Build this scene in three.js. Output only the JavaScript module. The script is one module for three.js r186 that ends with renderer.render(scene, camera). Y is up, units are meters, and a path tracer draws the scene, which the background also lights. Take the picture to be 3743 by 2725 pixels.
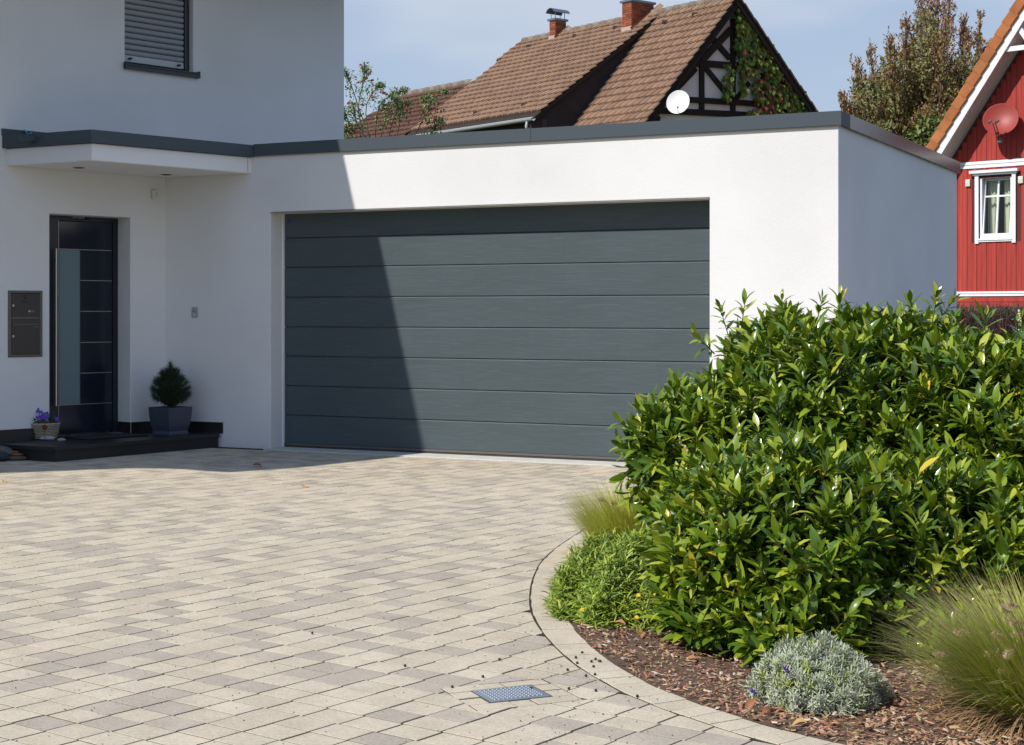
import * as THREE from 'three';
import { mergeGeometries } from 'three/addons/utils/BufferGeometryUtils.js';
import { RoundedBoxGeometry } from 'three/addons/geometries/RoundedBoxGeometry.js';

// ---------------------------------------------------------------- camera, sky, sun, exposure
const V = (x, y, z) => new THREE.Vector3(x, y, z);
const PW = 3743, PH = 2725, F = 5820, CX = 1871.5, HY = 1142, EYE = 1.4;   // photo size, focal length, horizon row (pixels), eye height (m)
const SC = EYE / 1.28, R = THREE.MathUtils.degToRad;
const scene = new THREE.Scene();
const camera = new THREE.PerspectiveCamera(2 * Math.atan(PH / 2 / F) * 180 / Math.PI, PW / PH, 0.1, 3000);
camera.position.set(0, EYE, 0);
camera.lookAt(0, EYE, -10);
camera.setViewOffset(PW, PH, 0, PH / 2 - HY, PW, PH);
camera.updateProjectionMatrix();
scene.add(camera);

const SUN_AZ = R(55.5), SUN_EL = R(43.5);      // the way the sunlight travels, clockwise from straight ahead, and its height
const SUN = V(Math.sin(SUN_AZ) * Math.cos(SUN_EL), -Math.sin(SUN_EL), -Math.cos(SUN_AZ) * Math.cos(SUN_EL));
const sun = new THREE.DirectionalLight(new THREE.Color(1.0, 0.95, 0.88), 4.4);
sun.position.copy(SUN).multiplyScalar(-60);
sun.castShadow = true;
sun.shadow.mapSize.set(4096, 4096);
Object.assign(sun.shadow.camera, { left: -45, right: 45, top: 45, bottom: -45, near: 1, far: 160 });
scene.add(sun, sun.target);

const renderer = new THREE.WebGLRenderer({ antialias: true });
renderer.setSize(1024, 745);
renderer.shadowMap.enabled = true;
renderer.toneMapping = THREE.LinearToneMapping;
renderer.toneMappingExposure = 1.04;

// ---------------------------------------------------------------- random numbers and noise
function rng(seed) { let s = seed | 0; return () => { s = (s + 0x6d2b79f5) | 0; let t = Math.imul(s ^ (s >>> 15), 1 | s); t = (t + Math.imul(t ^ (t >>> 7), 61 | t)) ^ t; return ((t ^ (t >>> 14)) >>> 0) / 4294967296; }; }
const lerp = (a, b, t) => a + (b - a) * t, clamp = (x, a, b) => Math.min(b, Math.max(a, x)), smooth = (a, b, x) => { const t = clamp((x - a) / (b - a), 0, 1); return t * t * (3 - 2 * t); };
const hash2 = (x, y, s) => { let h = Math.imul(x, 374761393) ^ Math.imul(y, 668265263) ^ Math.imul(s, 974634541); h = Math.imul(h ^ (h >>> 13), 1274126177); return ((h ^ (h >>> 16)) >>> 0) / 4294967296; };
function tileNoise(u, v, nx, ny, seed) {            // value noise that repeats with u, v in 0..1
  const x = u * nx, y = v * ny, x0 = Math.floor(x), y0 = Math.floor(y), fx = x - x0, fy = y - y0, sx = fx * fx * (3 - 2 * fx), sy = fy * fy * (3 - 2 * fy);
  const w = (a, n) => ((a % n) + n) % n, g = (i, j) => hash2(w(i, nx), w(j, ny), seed);
  return lerp(lerp(g(x0, y0), g(x0 + 1, y0), sx), lerp(g(x0, y0 + 1), g(x0 + 1, y0 + 1), sx), sy);
}
const fbm = (u, v, nx, ny, seed, oct = 4) => { let s = 0, a = 0.5, t = 0; for (let i = 0; i < oct; i++) { s += a * tileNoise(u, v, nx << i, ny << i, seed + i * 17); t += a; a *= 0.5; } return s / t; };

{ // the sky: pale late-summer blue with thin streaky cloud, the same all round
  const w = 1536, h = 768, d = new Float32Array(w * h * 4);
  for (let j = 0; j < h; j++) for (let i = 0; i < w; i++) {
    const el = ((j + 0.5) / h - 0.5) * Math.PI, e = Math.max(0, Math.sin(el));
    const t = Math.pow(e, 0.55);
    let r = lerp(0.575, 0.125, t), g = lerp(0.68, 0.25, t), b = lerp(0.765, 0.58, t);
    const k = i / w, q = j / h;
    const c = smooth(0.42, 0.68, fbm(k, q, 26, 44, 5, 6)) * 0.5 * (1 - 0.6 * e);
    r = lerp(r, 0.72, c); g = lerp(g, 0.75, c); b = lerp(b, 0.8, c);
    if (el < 0) { r = 0.16; g = 0.15; b = 0.13; }
    d.set([r, g, b, 1], (j * w + i) * 4);
  }
  const sky = new THREE.DataTexture(d, w, h, THREE.RGBAFormat, THREE.FloatType);
  sky.mapping = THREE.EquirectangularReflectionMapping; sky.magFilter = sky.minFilter = THREE.LinearFilter; sky.wrapS = THREE.RepeatWrapping; sky.needsUpdate = true;
  scene.background = sky; scene.environment = sky;
}

// ---------------------------------------------------------------- photo pixels to places
const ray = (px, py) => V((px - CX) / F, -(py - HY) / F, -1);
const ground = (px, py, y = 0) => { const r = ray(px, py); return r.multiplyScalar((y - EYE) / r.y).add(V(0, EYE, 0)); };
const hit = (px, py, P, n) => { const r = ray(px, py), o = V(0, EYE, 0); return r.clone().multiplyScalar(P.clone().sub(o).dot(n) / r.dot(n)).add(o); };
class Frame {                                       // upright axes: x along a wall, z out of it
  constructor(o, turn) { this.o = o.clone(); this.turn = turn; this.x = V(Math.cos(turn), 0, -Math.sin(turn)); this.z = V(Math.sin(turn), 0, Math.cos(turn)); }
  world(x, y, z) { return this.o.clone().addScaledVector(this.x, x).addScaledVector(this.z, z).add(V(0, y, 0)); }
  local(p) { const d = p.clone().sub(this.o); return V(d.dot(this.x), d.y, d.dot(this.z)); }
  at(px, py, z = 0) { return this.local(hit(px, py, this.world(0, 0, z), this.z)); }
  group(name) { const g = new THREE.Group(); g.name = name; g.position.copy(this.o); g.rotation.y = this.turn; return g; }
}
const garageF = new Frame(ground(988, 1644), R(-26.5));
const houseF = new Frame((() => { const p = garageF.at(603, 900); return garageF.world(p.x, 0, 0); })(), R(47.5));
const pavF = new Frame(V(0, 0, 0), R(52.6));

// ---------------------------------------------------------------- textures and materials
function tex(w, h, f, { srgb = false, sx = 1, sy = 1 } = {}) {   // f(u, v) -> number or [r, g, b]; sx, sy: metres one repeat covers
  const d = new Uint8Array(w * h * 4);
  for (let j = 0; j < h; j++) for (let i = 0; i < w; i++) { let c = f((i + 0.5) / w, (j + 0.5) / h, i, j); if (typeof c === 'number') c = [c, c, c]; const o = (j * w + i) * 4; for (let k = 0; k < 3; k++) d[o + k] = clamp(Math.round(c[k] * 255), 0, 255); d[o + 3] = 255; }
  const t = new THREE.DataTexture(d, w, h); t.wrapS = t.wrapT = THREE.RepeatWrapping; t.magFilter = THREE.LinearFilter; t.minFilter = THREE.LinearMipmapLinearFilter; t.generateMipmaps = true;
  if (srgb) t.colorSpace = THREE.SRGBColorSpace;
  t.repeat.set(1 / sx, 1 / sy); t.needsUpdate = true; return t;
}
const T = {
  plaster: tex(512, 512, (u, v) => 0.55 * fbm(u, v, 90, 70, 3, 3) + 0.45 * tileNoise(u, v, 200, 170, 8), { sx: 0.9, sy: 0.9 }),
  plasterTone: tex(256, 256, (u, v) => 0.93 + 0.07 * fbm(u, v, 4, 4, 31, 5), { srgb: true, sx: 3.1, sy: 2.7 }),
  grit: tex(512, 512, (u, v, i, j) => { const n = fbm(u, v, 60, 60, 11, 3), s = hash2(i >> 1, j >> 1, 4), l = fbm(u, v, 5, 5, 41, 4); let c = 0.80 + 0.14 * n + 0.09 * (l - 0.5); if (s > 0.965) c -= 0.16; else if (s < 0.03) c += 0.1; return [c, c * 0.995, c * 0.985]; }, { srgb: true, sx: 0.46, sy: 0.46 }),
  gritBump: tex(512, 512, (u, v, i, j) => 0.5 * fbm(u, v, 80, 80, 11, 3) + 0.5 * hash2(i >> 1, j >> 1, 9), { sx: 0.46, sy: 0.46 }),
  doorGrain: tex(1024, 512, (u, v) => { const w = v + 0.006 * Math.sin(6.283 * (2 * u)) + 0.012 * tileNoise(u, v, 6, 8, 3); return 0.5 * tileNoise(u, w, 9, 160, 6) + 0.3 * tileNoise(u, w, 26, 220, 7) + 0.2 * tileNoise(u, w, 5, 60, 9); }, { sx: 1.9, sy: 0.6 }),
  doorTone: tex(512, 256, (u, v) => { const a = tileNoise(u, v + 0.02 * Math.sin(12.57 * u), 14, 130, 6), b = fbm(u, v, 3, 5, 19, 3); return 0.9 + 0.06 * smooth(0.45, 0.95, a) + 0.06 * (b - 0.5); }, { srgb: true, sx: 1.9, sy: 0.6 }),
  wood: tex(256, 512, (u, v) => 0.62 + 0.38 * (0.6 * fbm(u, v, 40, 3, 5, 3) + 0.4 * fbm(u, v, 12, 2, 15, 4)), { srgb: true, sx: 0.4, sy: 1.6 }),
  blotch: tex(512, 512, (u, v) => 0.74 + 0.26 * fbm(u, v, 6, 6, 23, 6), { srgb: true, sx: 1.4, sy: 1.4 }),
  fine: tex(256, 256, (u, v) => fbm(u, v, 40, 40, 77, 3), { sx: 0.3, sy: 0.3 }),
};
T.soil = tex(512, 512, (u, v, i, j) => { const n = fbm(u, v, 30, 30, 51, 4), m = smooth(0.56, 0.64, fbm(u, v, 12, 12, 61, 4)); const c = 0.34 + 0.25 * n + (hash2(i, j, 2) - 0.5) * 0.12; return [lerp(c * 0.9, 0.34, m), lerp(c * 0.78, 0.42, m), lerp(c * 0.6, 0.12, m)]; }, { srgb: true, sx: 2.3, sy: 2.3 });
T.land = tex(512, 512, (u, v, i, j) => { const n = fbm(u, v, 20, 20, 71, 5), c = 0.24 + 0.22 * n + (hash2(i, j, 6) - 0.5) * 0.1; return [c * 0.95, c * 1.05, c * 0.6]; }, { srgb: true, sx: 3, sy: 3 });
const std = (r, g, b, o = {}) => { const m = new THREE.MeshStandardMaterial({ roughness: 0.8, ...o }); m.color.setRGB(r, g, b); m.side = THREE.DoubleSide; return m; };
const phys = (r, g, b, o = {}) => { const m = new THREE.MeshPhysicalMaterial({ roughness: 0.8, ...o }); m.color.setRGB(r, g, b); m.side = THREE.DoubleSide; return m; };
const M = {
  plaster: std(0.80, 0.795, 0.78, { roughness: 0.92, bumpMap: T.plaster, bumpScale: 0.0015, map: T.plasterTone }),
  fascia: phys(0.072, 0.09, 0.103, { roughness: 0.5, specularIntensity: 0.3, bumpMap: T.fine, bumpScale: 0.0001 }),
  soffit: std(0.78, 0.78, 0.77, { roughness: 0.6 }),
  garageDoor: phys(0.09, 0.117, 0.126, { roughness: 0.48, specularIntensity: 0.45, bumpMap: T.doorGrain, bumpScale: 0.0007, map: T.doorTone }),
  rubber: std(0.02, 0.02, 0.02, { roughness: 0.7 }),
  anthracite: std(0.016, 0.019, 0.028, { roughness: 0.3 }),
  alu: std(0.42, 0.41, 0.39, { roughness: 0.35, metalness: 0.9 }),
  steel: std(0.5, 0.48, 0.44, { roughness: 0.28, metalness: 1 }),
  bronzeSteel: std(0.16, 0.145, 0.125, { roughness: 0.42, metalness: 0.75 }),
  darkSteel: std(0.075, 0.066, 0.063, { roughness: 0.45, metalness: 0.6 }),
  slats: std(0.30, 0.32, 0.35, { roughness: 0.5 }),
  railLight: std(0.48, 0.5, 0.52, { roughness: 0.45 }),
  granite: std(0.022, 0.022, 0.024, { roughness: 0.38, map: T.blotch, bumpMap: T.fine, bumpScale: 0.0002 }),
  concrete: std(0.8, 0.78, 0.72, { roughness: 0.9, map: T.grit, bumpMap: T.gritBump, bumpScale: 0.001 }),
  soil: std(0.28, 0.25, 0.19, { roughness: 1, map: T.soil }),
  land: std(0.6, 0.6, 0.5, { roughness: 1, map: T.land }),
  cream: std(0.72, 0.69, 0.58, { roughness: 0.5 }),
  white: std(0.8, 0.81, 0.82, { roughness: 0.45 }),
};

// ---------------------------------------------------------------- object helpers
const taken = new Map();
function numbered(n) { const k = taken.get(n) ?? 0; taken.set(n, k + 1); return k ? `${n}_${String(k).padStart(3, '0')}` : n; }
function tag(o, label, category, group, kind) { if (label) o.userData.label = label; if (category) o.userData.category = category; if (group) o.userData.group = group; if (kind) o.userData.kind = kind; return o; }
function mesh(name, geo, mat, parent, pos) { const m = new THREE.Mesh(geo, mat); m.name = name; m.castShadow = m.receiveShadow = true; if (pos) m.position.copy(pos); parent.add(m); return m; }
function top(o) { o.name = numbered(o.name); scene.add(o); return o; }
function grp(name, pos = V(0, 0, 0), turn = 0) { const g = new THREE.Group(); g.name = name; g.position.copy(pos); g.rotation.y = turn; return g; }
function uvBox(geo, k = 1) {                        // uv in metres from the two axes across the normal
  let g = geo.index ? geo.toNonIndexed() : geo; const p = g.attributes.position, uv = new Float32Array(p.count * 2), a = V(), b = V(), c = V(), n = V();
  for (let i = 0; i < p.count; i += 3) {
    a.fromBufferAttribute(p, i); b.fromBufferAttribute(p, i + 1); c.fromBufferAttribute(p, i + 2); n.copy(b).sub(a).cross(c.clone().sub(a));
    const ax = Math.abs(n.x), ay = Math.abs(n.y), az = Math.abs(n.z);
    [a, b, c].forEach((q, j) => { const [u, v] = ay >= ax && ay >= az ? [q.x, q.z] : ax > az ? [q.z, q.y] : [q.x, q.y]; uv[(i + j) * 2] = u * k; uv[(i + j) * 2 + 1] = v * k; });
  }
  g.setAttribute('uv', new THREE.BufferAttribute(uv, 2)); return g;
}
const box = (x0, x1, y0, y1, z0, z1) => uvBox(new THREE.BoxGeometry(x1 - x0, y1 - y0, z1 - z0).translate((x0 + x1) / 2, (y0 + y1) / 2, (z0 + z1) / 2));
const rbox = (x0, x1, y0, y1, z0, z1, r = 0.006) => uvBox(new RoundedBoxGeometry(x1 - x0, y1 - y0, z1 - z0, 1, r).translate((x0 + x1) / 2, (y0 + y1) / 2, (z0 + z1) / 2));
const strip = (g) => { const o = g.index ? g.toNonIndexed() : g; for (const k of Object.keys(o.attributes)) if (!['position', 'normal', 'uv'].includes(k)) o.deleteAttribute(k); if (!o.attributes.uv) uvBox(o); return o; };
const join = (...gs) => mergeGeometries(gs.flat().map(strip));
function prism(pts, y0, y1, bevel = 0) {            // upright prism over a plan polygon of [x, z]
  const s = new THREE.Shape(pts.map(([x, z]) => new THREE.Vector2(x, -z)));
  const g = new THREE.ExtrudeGeometry(s, { depth: y1 - y0 - 2 * bevel, bevelEnabled: bevel > 0, bevelSize: bevel, bevelThickness: bevel, bevelOffset: -bevel, bevelSegments: 1 });
  return uvBox(g.rotateX(-Math.PI / 2).translate(0, y0 + bevel, 0));
}
function tube(pts, r, rad = 6, seg) { return new THREE.TubeGeometry(new THREE.CatmullRomCurve3(pts), seg ?? Math.max(2, pts.length * 3), r, rad); }
function taper(a, b, r0, r1, n = 6) { const d = b.clone().sub(a), L = d.length(), g = new THREE.CylinderGeometry(r1, r0, L, n, 1); g.translate(0, L / 2, 0); g.applyQuaternion(new THREE.Quaternion().setFromUnitVectors(V(0, 1, 0), d.normalize())); return g.translate(a.x, a.y, a.z); }
class Bake {                                        // many small pieces joined into one mesh, each with its own colour
  constructor() { this.p = []; this.n = []; this.c = []; this.i = []; this.u = []; }
  add(geo, m, col) {
    const P = geo.attributes.position, N = geo.attributes.normal, U = geo.attributes.uv, base = this.p.length / 3, nm = new THREE.Matrix3().getNormalMatrix(m), v = V();
    for (let i = 0; i < P.count; i++) { v.fromBufferAttribute(P, i).applyMatrix4(m); this.p.push(v.x, v.y, v.z); v.fromBufferAttribute(N, i).applyMatrix3(nm).normalize(); this.n.push(v.x, v.y, v.z); this.c.push(col[0], col[1], col[2]); this.u.push(U ? U.getX(i) : 0, U ? U.getY(i) : 0); }
    if (geo.index) for (let i = 0; i < geo.index.count; i++) this.i.push(base + geo.index.getX(i)); else for (let i = 0; i < P.count; i++) this.i.push(base + i);
  }
  build() { const g = new THREE.BufferGeometry(); g.setAttribute('position', new THREE.Float32BufferAttribute(this.p, 3)); g.setAttribute('normal', new THREE.Float32BufferAttribute(this.n, 3)); g.setAttribute('color', new THREE.Float32BufferAttribute(this.c, 3)); g.setAttribute('uv', new THREE.Float32BufferAttribute(this.u, 2)); g.setIndex(this.i); return g; }
}
function leafGeo(L, W, { seg = 4, fold = 0.25, curve = 0.15, base = 0.06, power = 1, twist = 0 } = {}) {   // along +y, face towards +z
  const p = [], uv = [], ix = [];
  for (let i = 0; i <= seg; i++) {
    const t = i / seg, w = i === 0 ? base * W / 2 : i === seg ? 0.0015 : W / 2 * Math.pow(Math.sin(Math.PI * Math.pow(lerp(0.06, 1, t), power) * 0.985), 0.85);
    const y = L * (t - curve * curve * t * t * t * 0.6), z = -curve * L * t * t, a = twist * t;
    for (const s of [-1, 0, 1]) { const x = s * w * Math.cos(a), dz = Math.abs(s) * w * fold + s * w * Math.sin(a); p.push(x, y, z + dz); uv.push(s * 0.5 + 0.5, t); }
    if (i) { const b = (i - 1) * 3; ix.push(b, b + 1, b + 4, b, b + 4, b + 3, b + 1, b + 2, b + 5, b + 1, b + 5, b + 4); }
  }
  const g = new THREE.BufferGeometry(); g.setAttribute('position', new THREE.Float32BufferAttribute(p, 3)); g.setAttribute('uv', new THREE.Float32BufferAttribute(uv, 2)); g.setIndex(ix); g.computeVertexNormals(); return g;
}
function basis(pos, dir, face, s = 1) {             // +y along dir, +z as near to face as can be
  const y = dir.clone().normalize(), x = V().crossVectors(y, face); if (x.lengthSq() < 1e-6) x.set(1, 0, 0).cross(y); x.normalize(); const z = V().crossVectors(x, y);
  return new THREE.Matrix4().makeBasis(x, y, z).scale(V(s, s, s)).setPosition(pos);
}
const rndDir = (r) => { const z = r() * 2 - 1, a = r() * 6.2832, q = Math.sqrt(1 - z * z); return V(q * Math.cos(a), z, q * Math.sin(a)); };
function onScreen(p) { const d = -p.z; return d > 0.3 ? [CX + F * p.x / d, HY - F * (p.y - EYE) / d, d] : null; }

// ================================================================ the setting
{
  const g = new THREE.PlaneGeometry(1600, 1600).rotateX(-Math.PI / 2); const uv = g.attributes.uv; for (let i = 0; i < uv.count; i++) uv.setXY(i, uv.getX(i) * 1600, uv.getY(i) * 1600);
  const m = mesh('ground', g, M.land, scene, V(0, -0.06, -200)); tag(m, 'rough grassy ground beyond the paved driveway', null, null, 'structure');
}
// the edge of the planting bed on the ground, from far to near: outer and inner rim of the edging course (x, depth)
const rimOut = [[3.6, 10.9], [2.2, 10.8], [1.25, 10.55], [0.72, 10.05], [0.48, 9.55], [0.352, 9.089], [0.243, 8.647], [0.156, 8.186], [0.119, 7.844], [0.095, 7.513], [0.083, 7.162], [0.083, 6.871], [0.098, 6.603], [0.13, 6.33], [0.171, 6.069], [0.225, 5.81], [0.325, 5.492], [0.381, 5.345], [0.44, 5.229], [0.514, 5.095], [0.583, 4.99], [0.661, 4.867], [0.744, 4.764], [0.87, 4.62], [1.05, 4.45], [1.3, 4.25]].map(([x, d]) => V(x * SC, 0, -d * SC));
const rimCurve = new THREE.CatmullRomCurve3(rimOut, false, 'centripetal');
const RIM_W = 0.134 * SC;
const rimPts = rimCurve.getSpacedPoints(400), rimTan = rimPts.map((p, i) => rimPts[Math.min(400, i + 1)].clone().sub(rimPts[Math.max(0, i - 1)]).normalize());
const rimIn = rimPts.map((p, i) => p.clone().addScaledVector(V(-rimTan[i].z, 0, rimTan[i].x), -RIM_W));
const insideOf = (poly) => (x, z) => { let c = false; for (let i = 0, j = poly.length - 1; i < poly.length; j = i++) { const a = poly[i], b = poly[j]; if ((a.z > z) !== (b.z > z) && x < (b.x - a.x) * (z - a.z) / (b.z - a.z) + a.x) c = !c; } return c; };
const bedPoly = [...rimPts, V(6, 0, -4.25 * SC), V(6, 0, -10.9 * SC)], inBed = insideOf(bedPoly);
const mulchPoly = [...rimIn, V(6, 0, -4.25 * SC), V(6, 0, -10.9 * SC)], inMulch = insideOf(mulchPoly);

{ // ---- paved driveway: rows of concrete pavers, the 300 that show largest by themselves, the rest together
  const drive = grp('paved_driveway'); tag(drive, 'driveway of beige and grey rectangular concrete pavers', null, null, 'structure'); scene.add(drive);
  const bed = new THREE.PlaneGeometry(26, 22).rotateX(-Math.PI / 2); const buv = bed.attributes.uv; for (let i = 0; i < buv.count; i++) buv.setXY(i, buv.getX(i) * 26, buv.getY(i) * 22);
  mesh('joint_bed', bed, M.soil, drive, V(-1, -0.002, -13));
  const PA = 0.122 * SC, PB = 0.1605 * SC, oA = 3.727 * SC, oB = -4.568 * SC, r = rng(7);
  // drain and its frame of cut stones on the ground: corner, one way, other way
  const gD = ground(1000 + 1640 / 2.268, 2225 + 690 / 2.268), gA = ground(1000 + 1805 / 2.268, 2225 + 785 / 2.268).sub(gD), gB = ground(1000 + 2170 / 2.268, 2225 + 662 / 2.268).sub(gD);
  const e1 = gA.clone().normalize(), e2 = V(-e1.z, 0, e1.x); if (e2.dot(gB) < 0) e2.negate();
  const dw = gA.length(), dl = gB.dot(e2); const drainF = { o: gD, e1, e2, dw, dl };
  const RIMS = 0.086;
  const drainBox = (p, m) => { const q = p.clone().sub(gD), a = q.dot(e1), b = q.dot(e2); return a > -m && a < dw + m && b > -m && b < dl + m; };
  drive.userData.drain = 0; globalThis.__drain = drainF;
  // a paver is a plan quad (or what a cut leaves of it) with a small chamfer
  const ch = 0.0009, depth = 0.05;
  function paverGeo(poly, top = 0) {               // poly in world x,z; counter-clockwise or not
    const n = poly.length, c = V(); poly.forEach((q) => c.add(q)); c.multiplyScalar(1 / n);
    const area = poly.reduce((s, q, i) => { const w = poly[(i + 1) % n]; return s + q.x * w.z - w.x * q.z; }, 0); if (area > 0) poly = [...poly].reverse();
    const inn = poly.map((q) => { const d = c.clone().sub(q), L = d.length(); return q.clone().addScaledVector(d, Math.min(0.3, ch * 1.4 / L)); });
    const p = [], uv = [], tri = (a, b, d) => { for (const q of [a, b, d]) { p.push(q.x - c.x, q.y, q.z - c.z); uv.push(q.x + q.y, q.z + q.y * 0.7); } };
    const up = (q, y) => V(q.x, y, q.z);
    for (let i = 1; i < n - 1; i++) tri(up(inn[0], top), up(inn[i], top), up(inn[i + 1], top));
    for (let i = 0; i < n; i++) { const j = (i + 1) % n, a = poly[i], b = poly[j], A = inn[i], B = inn[j]; tri(up(A, top), up(a, top - ch), up(b, top - ch)); tri(up(A, top), up(b, top - ch), up(B, top)); tri(up(a, top - ch), up(a, top - depth), up(b, top - depth)); tri(up(a, top - ch), up(b, top - depth), up(b, top - ch)); }
    const g = new THREE.BufferGeometry(); g.setAttribute('position', new THREE.Float32BufferAttribute(p, 3)); g.setAttribute('uv', new THREE.Float32BufferAttribute(uv, 2)); g.computeVertexNormals(); return { g, c };
  }
  const cut = (poly, keep) => {                    // keep what lies on the positive side of a line function
    const out = []; for (let i = 0; i < poly.length; i++) { const a = poly[i], b = poly[(i + 1) % poly.length], fa = keep(a), fb = keep(b); if (fa >= 0) out.push(a); if ((fa >= 0) !== (fb >= 0)) out.push(a.clone().lerp(b, fa / (fa - fb))); } return out; };
  const areaOf = (poly) => Math.abs(poly.reduce((s, q, i) => { const w = poly[(i + 1) % poly.length]; return s + q.x * w.z - w.x * q.z; }, 0)) / 2;
  const tones = [];
  for (let k = 0; k < 4; k++) tones.push(std(0.785 - 0.024 * k, 0.68 - 0.023 * k, 0.515 - 0.02 * k, { roughness: 0.93, map: T.grit, bumpMap: T.gritBump, bumpScale: 0.0011 }));
  for (let k = 0; k < 3; k++) tones.push(std(0.61 - 0.024 * k, 0.53 - 0.021 * k, 0.42 - 0.017 * k, { roughness: 0.92, map: T.grit, bumpMap: T.gritBump, bumpScale: 0.0011 }));
  const stones = [], dirA = pavF.x, dirB = pavF.z;
  const W = (a, b) => V(dirA.x * a + dirB.x * b, 0, dirA.z * a + dirB.z * b);
  // pavF.x runs along the long dark joints; its z points to the camera's right
  const fac = garageF, stepPts = [];
  for (let i = -45; i < 120; i++) {
    let shift = 0; const rr = rng(1000 + i); shift = (i % 2 ? 0.005 : -0.005) + (rr() - 0.5) * 0.013; const wob = (rr() - 0.5) * 0.003;
    for (let j = -75; j < 70; j++) {
      const a0 = oA + i * PA + 0.0034 + wob * 0.5, a1 = oA + (i + 1) * PA - 0.0034, b0 = oB + j * PB + shift + 0.0024 + rr() * 0.0045, b1 = oB + (j + 1) * PB + shift - 0.0024 - rr() * 0.0045;
      const roll = rr(), tone = rr();
      const mid = W((a0 + a1) / 2, (b0 + b1) / 2), scr = onScreen(mid); if (!scr || scr[0] < -420 || scr[0] > 4200 || scr[1] > 2950 || scr[2] < 3) continue;
      const fl = fac.local(mid); if (fl.z < -0.02) continue;
      const hl = houseF.local(mid); if (hl.z < -0.05 && hl.x < 0.4) continue;
      let poly = [W(a0, b0), W(a1, b0), W(a1, b1), W(a0, b1)];
      if (fl.z < 0.25) poly = cut(poly, (q) => fac.local(q).z - 0.105);
      if (poly.length < 3) continue;
      // cut along the edging: nearest rim sample
      let best = 0, bd = 1e9; for (let k = 0; k <= 400; k += 2) { const d = rimPts[k].distanceToSquared(mid); if (d < bd) { bd = d; best = k; } }
      if (inBed(mid.x, mid.z) && bd > 0.06) continue;
      if (bd < 0.06) { const P = rimPts[best], t = rimTan[best], nrm = V(-t.z, 0, t.x); poly = cut(poly, (q) => q.clone().sub(P).dot(nrm) - 0.006); }
      if (poly.length < 3) continue;
      if (drainBox(mid, RIMS + 0.25)) { const lim = RIMS + 0.004; // cut away the drain surround: keep the biggest remainder
        const sides = [(q) => -lim - q.clone().sub(gD).dot(e1), (q) => q.clone().sub(gD).dot(e1) - dw - lim, (q) => -lim - q.clone().sub(gD).dot(e2), (q) => q.clone().sub(gD).dot(e2) - dl - lim];
        const mid2 = cut(cut(poly, (q) => -sides[0](q)), (q) => -sides[1](q)), parts = [cut(poly, sides[0]), cut(poly, sides[1]), ...(mid2.length > 2 ? [cut(mid2, sides[2]), cut(mid2, sides[3])] : [])].filter((c) => c.length > 2 && areaOf(c) > 0.0006);
        const inner = mid2.length > 2 ? cut(cut(mid2, (q) => -sides[2](q)), (q) => -sides[3](q)) : []; if (inner.length > 2 && areaOf(inner) > 1e-5) { const tn = roll < 0.3 ? 4 : Math.floor(tone * 4); for (const c of parts) stones.push({ poly: c, tone: tn, size: areaOf(c) / scr[2] ** 3, tilt: (rr() - 0.5) * 0.0028 }); continue; } }
      if (areaOf(poly) < 0.0012) continue;
      const nGrey = roll < 0.30 ? 4 + Math.floor(tone * 3) : Math.floor(tone * 4);
      stones.push({ poly, tone: nGrey, size: areaOf(poly) / scr[2] ** 3 * ((scr[0] > -60 && scr[0] < 3800 && scr[1] < 2760) ? 1 : 0.001), tilt: (rr() - 0.5) * 0.0016 });
    }
  }
  stones.sort((a, b) => b.size - a.size);
  const rest = tones.map(() => []);
  stones.forEach((s, k) => {
    const { g, c } = paverGeo(s.poly, s.tilt);
    if (k < 300) mesh('paver', g, tones[s.tone], drive, V(c.x, 0, c.z)); else rest[s.tone].push(g.translate(c.x, 0, c.z));
  });
  rest.forEach((gs, k) => { if (gs.length) mesh('distant_pavers', mergeGeometries(gs), tones[k], drive).userData.kind = 'stuff'; });

  { // moss in the joints, thickest in the middle of the drive
    const mr = rng(333), N = 2600, im = new THREE.InstancedMesh(new THREE.IcosahedronGeometry(1, 0), std(1, 1, 1, { roughness: 1 }), N), mm = new THREE.Matrix4(), mc = new THREE.Color(); let k = 0, guard = 0;
    while (k < N && guard++ < 200000) {
      const s = stones[Math.floor(mr() * stones.length)], q = s.poly[1] ?? s.poly[0], p2 = s.poly[0], t = mr(), x = lerp(p2.x, q.x, t), z = lerp(p2.z, q.z, t), scr = onScreen(V(x, 0, z)); if (!scr || scr[0] < 0 || scr[0] > 2500) continue;
      if (mr() > smooth(0.46, 0.66, fbm(x * 0.11 + 5, z * 0.11 + 5, 7, 7, 91, 3)) * (scr[1] < 2300 ? 1 : 0.35)) continue;
      const d = dirA; mm.makeBasis(d.clone().multiplyScalar(lerp(0.006, 0.03, mr() * mr())), V(0, lerp(0.003, 0.006, mr()), 0), dirB.clone().multiplyScalar(lerp(0.003, 0.006, mr()))).setPosition(x - dirB.x * 0.005, -0.003, z - dirB.z * 0.005); im.setMatrixAt(k, mm); const g = mr(); mc.setRGB(0.16 + 0.1 * g, 0.19 + 0.1 * g, 0.04); if (mr() < 0.3) mc.setRGB(0.13, 0.1, 0.06); im.setColorAt(k++, mc); }
    im.count = k; im.name = 'joint_moss'; im.receiveShadow = true; tag(im, 'green moss growing in the joints of the paving', 'moss', null, 'stuff'); scene.add(im);
  }
  // ---- curved edging course round the bed: each block by itself
  const edge = grp('edging_course'); tag(edge, 'curved course of pale concrete blocks round the planting bed', null, null, 'structure'); scene.add(edge);
  const len = rimCurve.getLength(), step = 0.098 * SC, n = Math.floor(len / step), er = rng(77);
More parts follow.
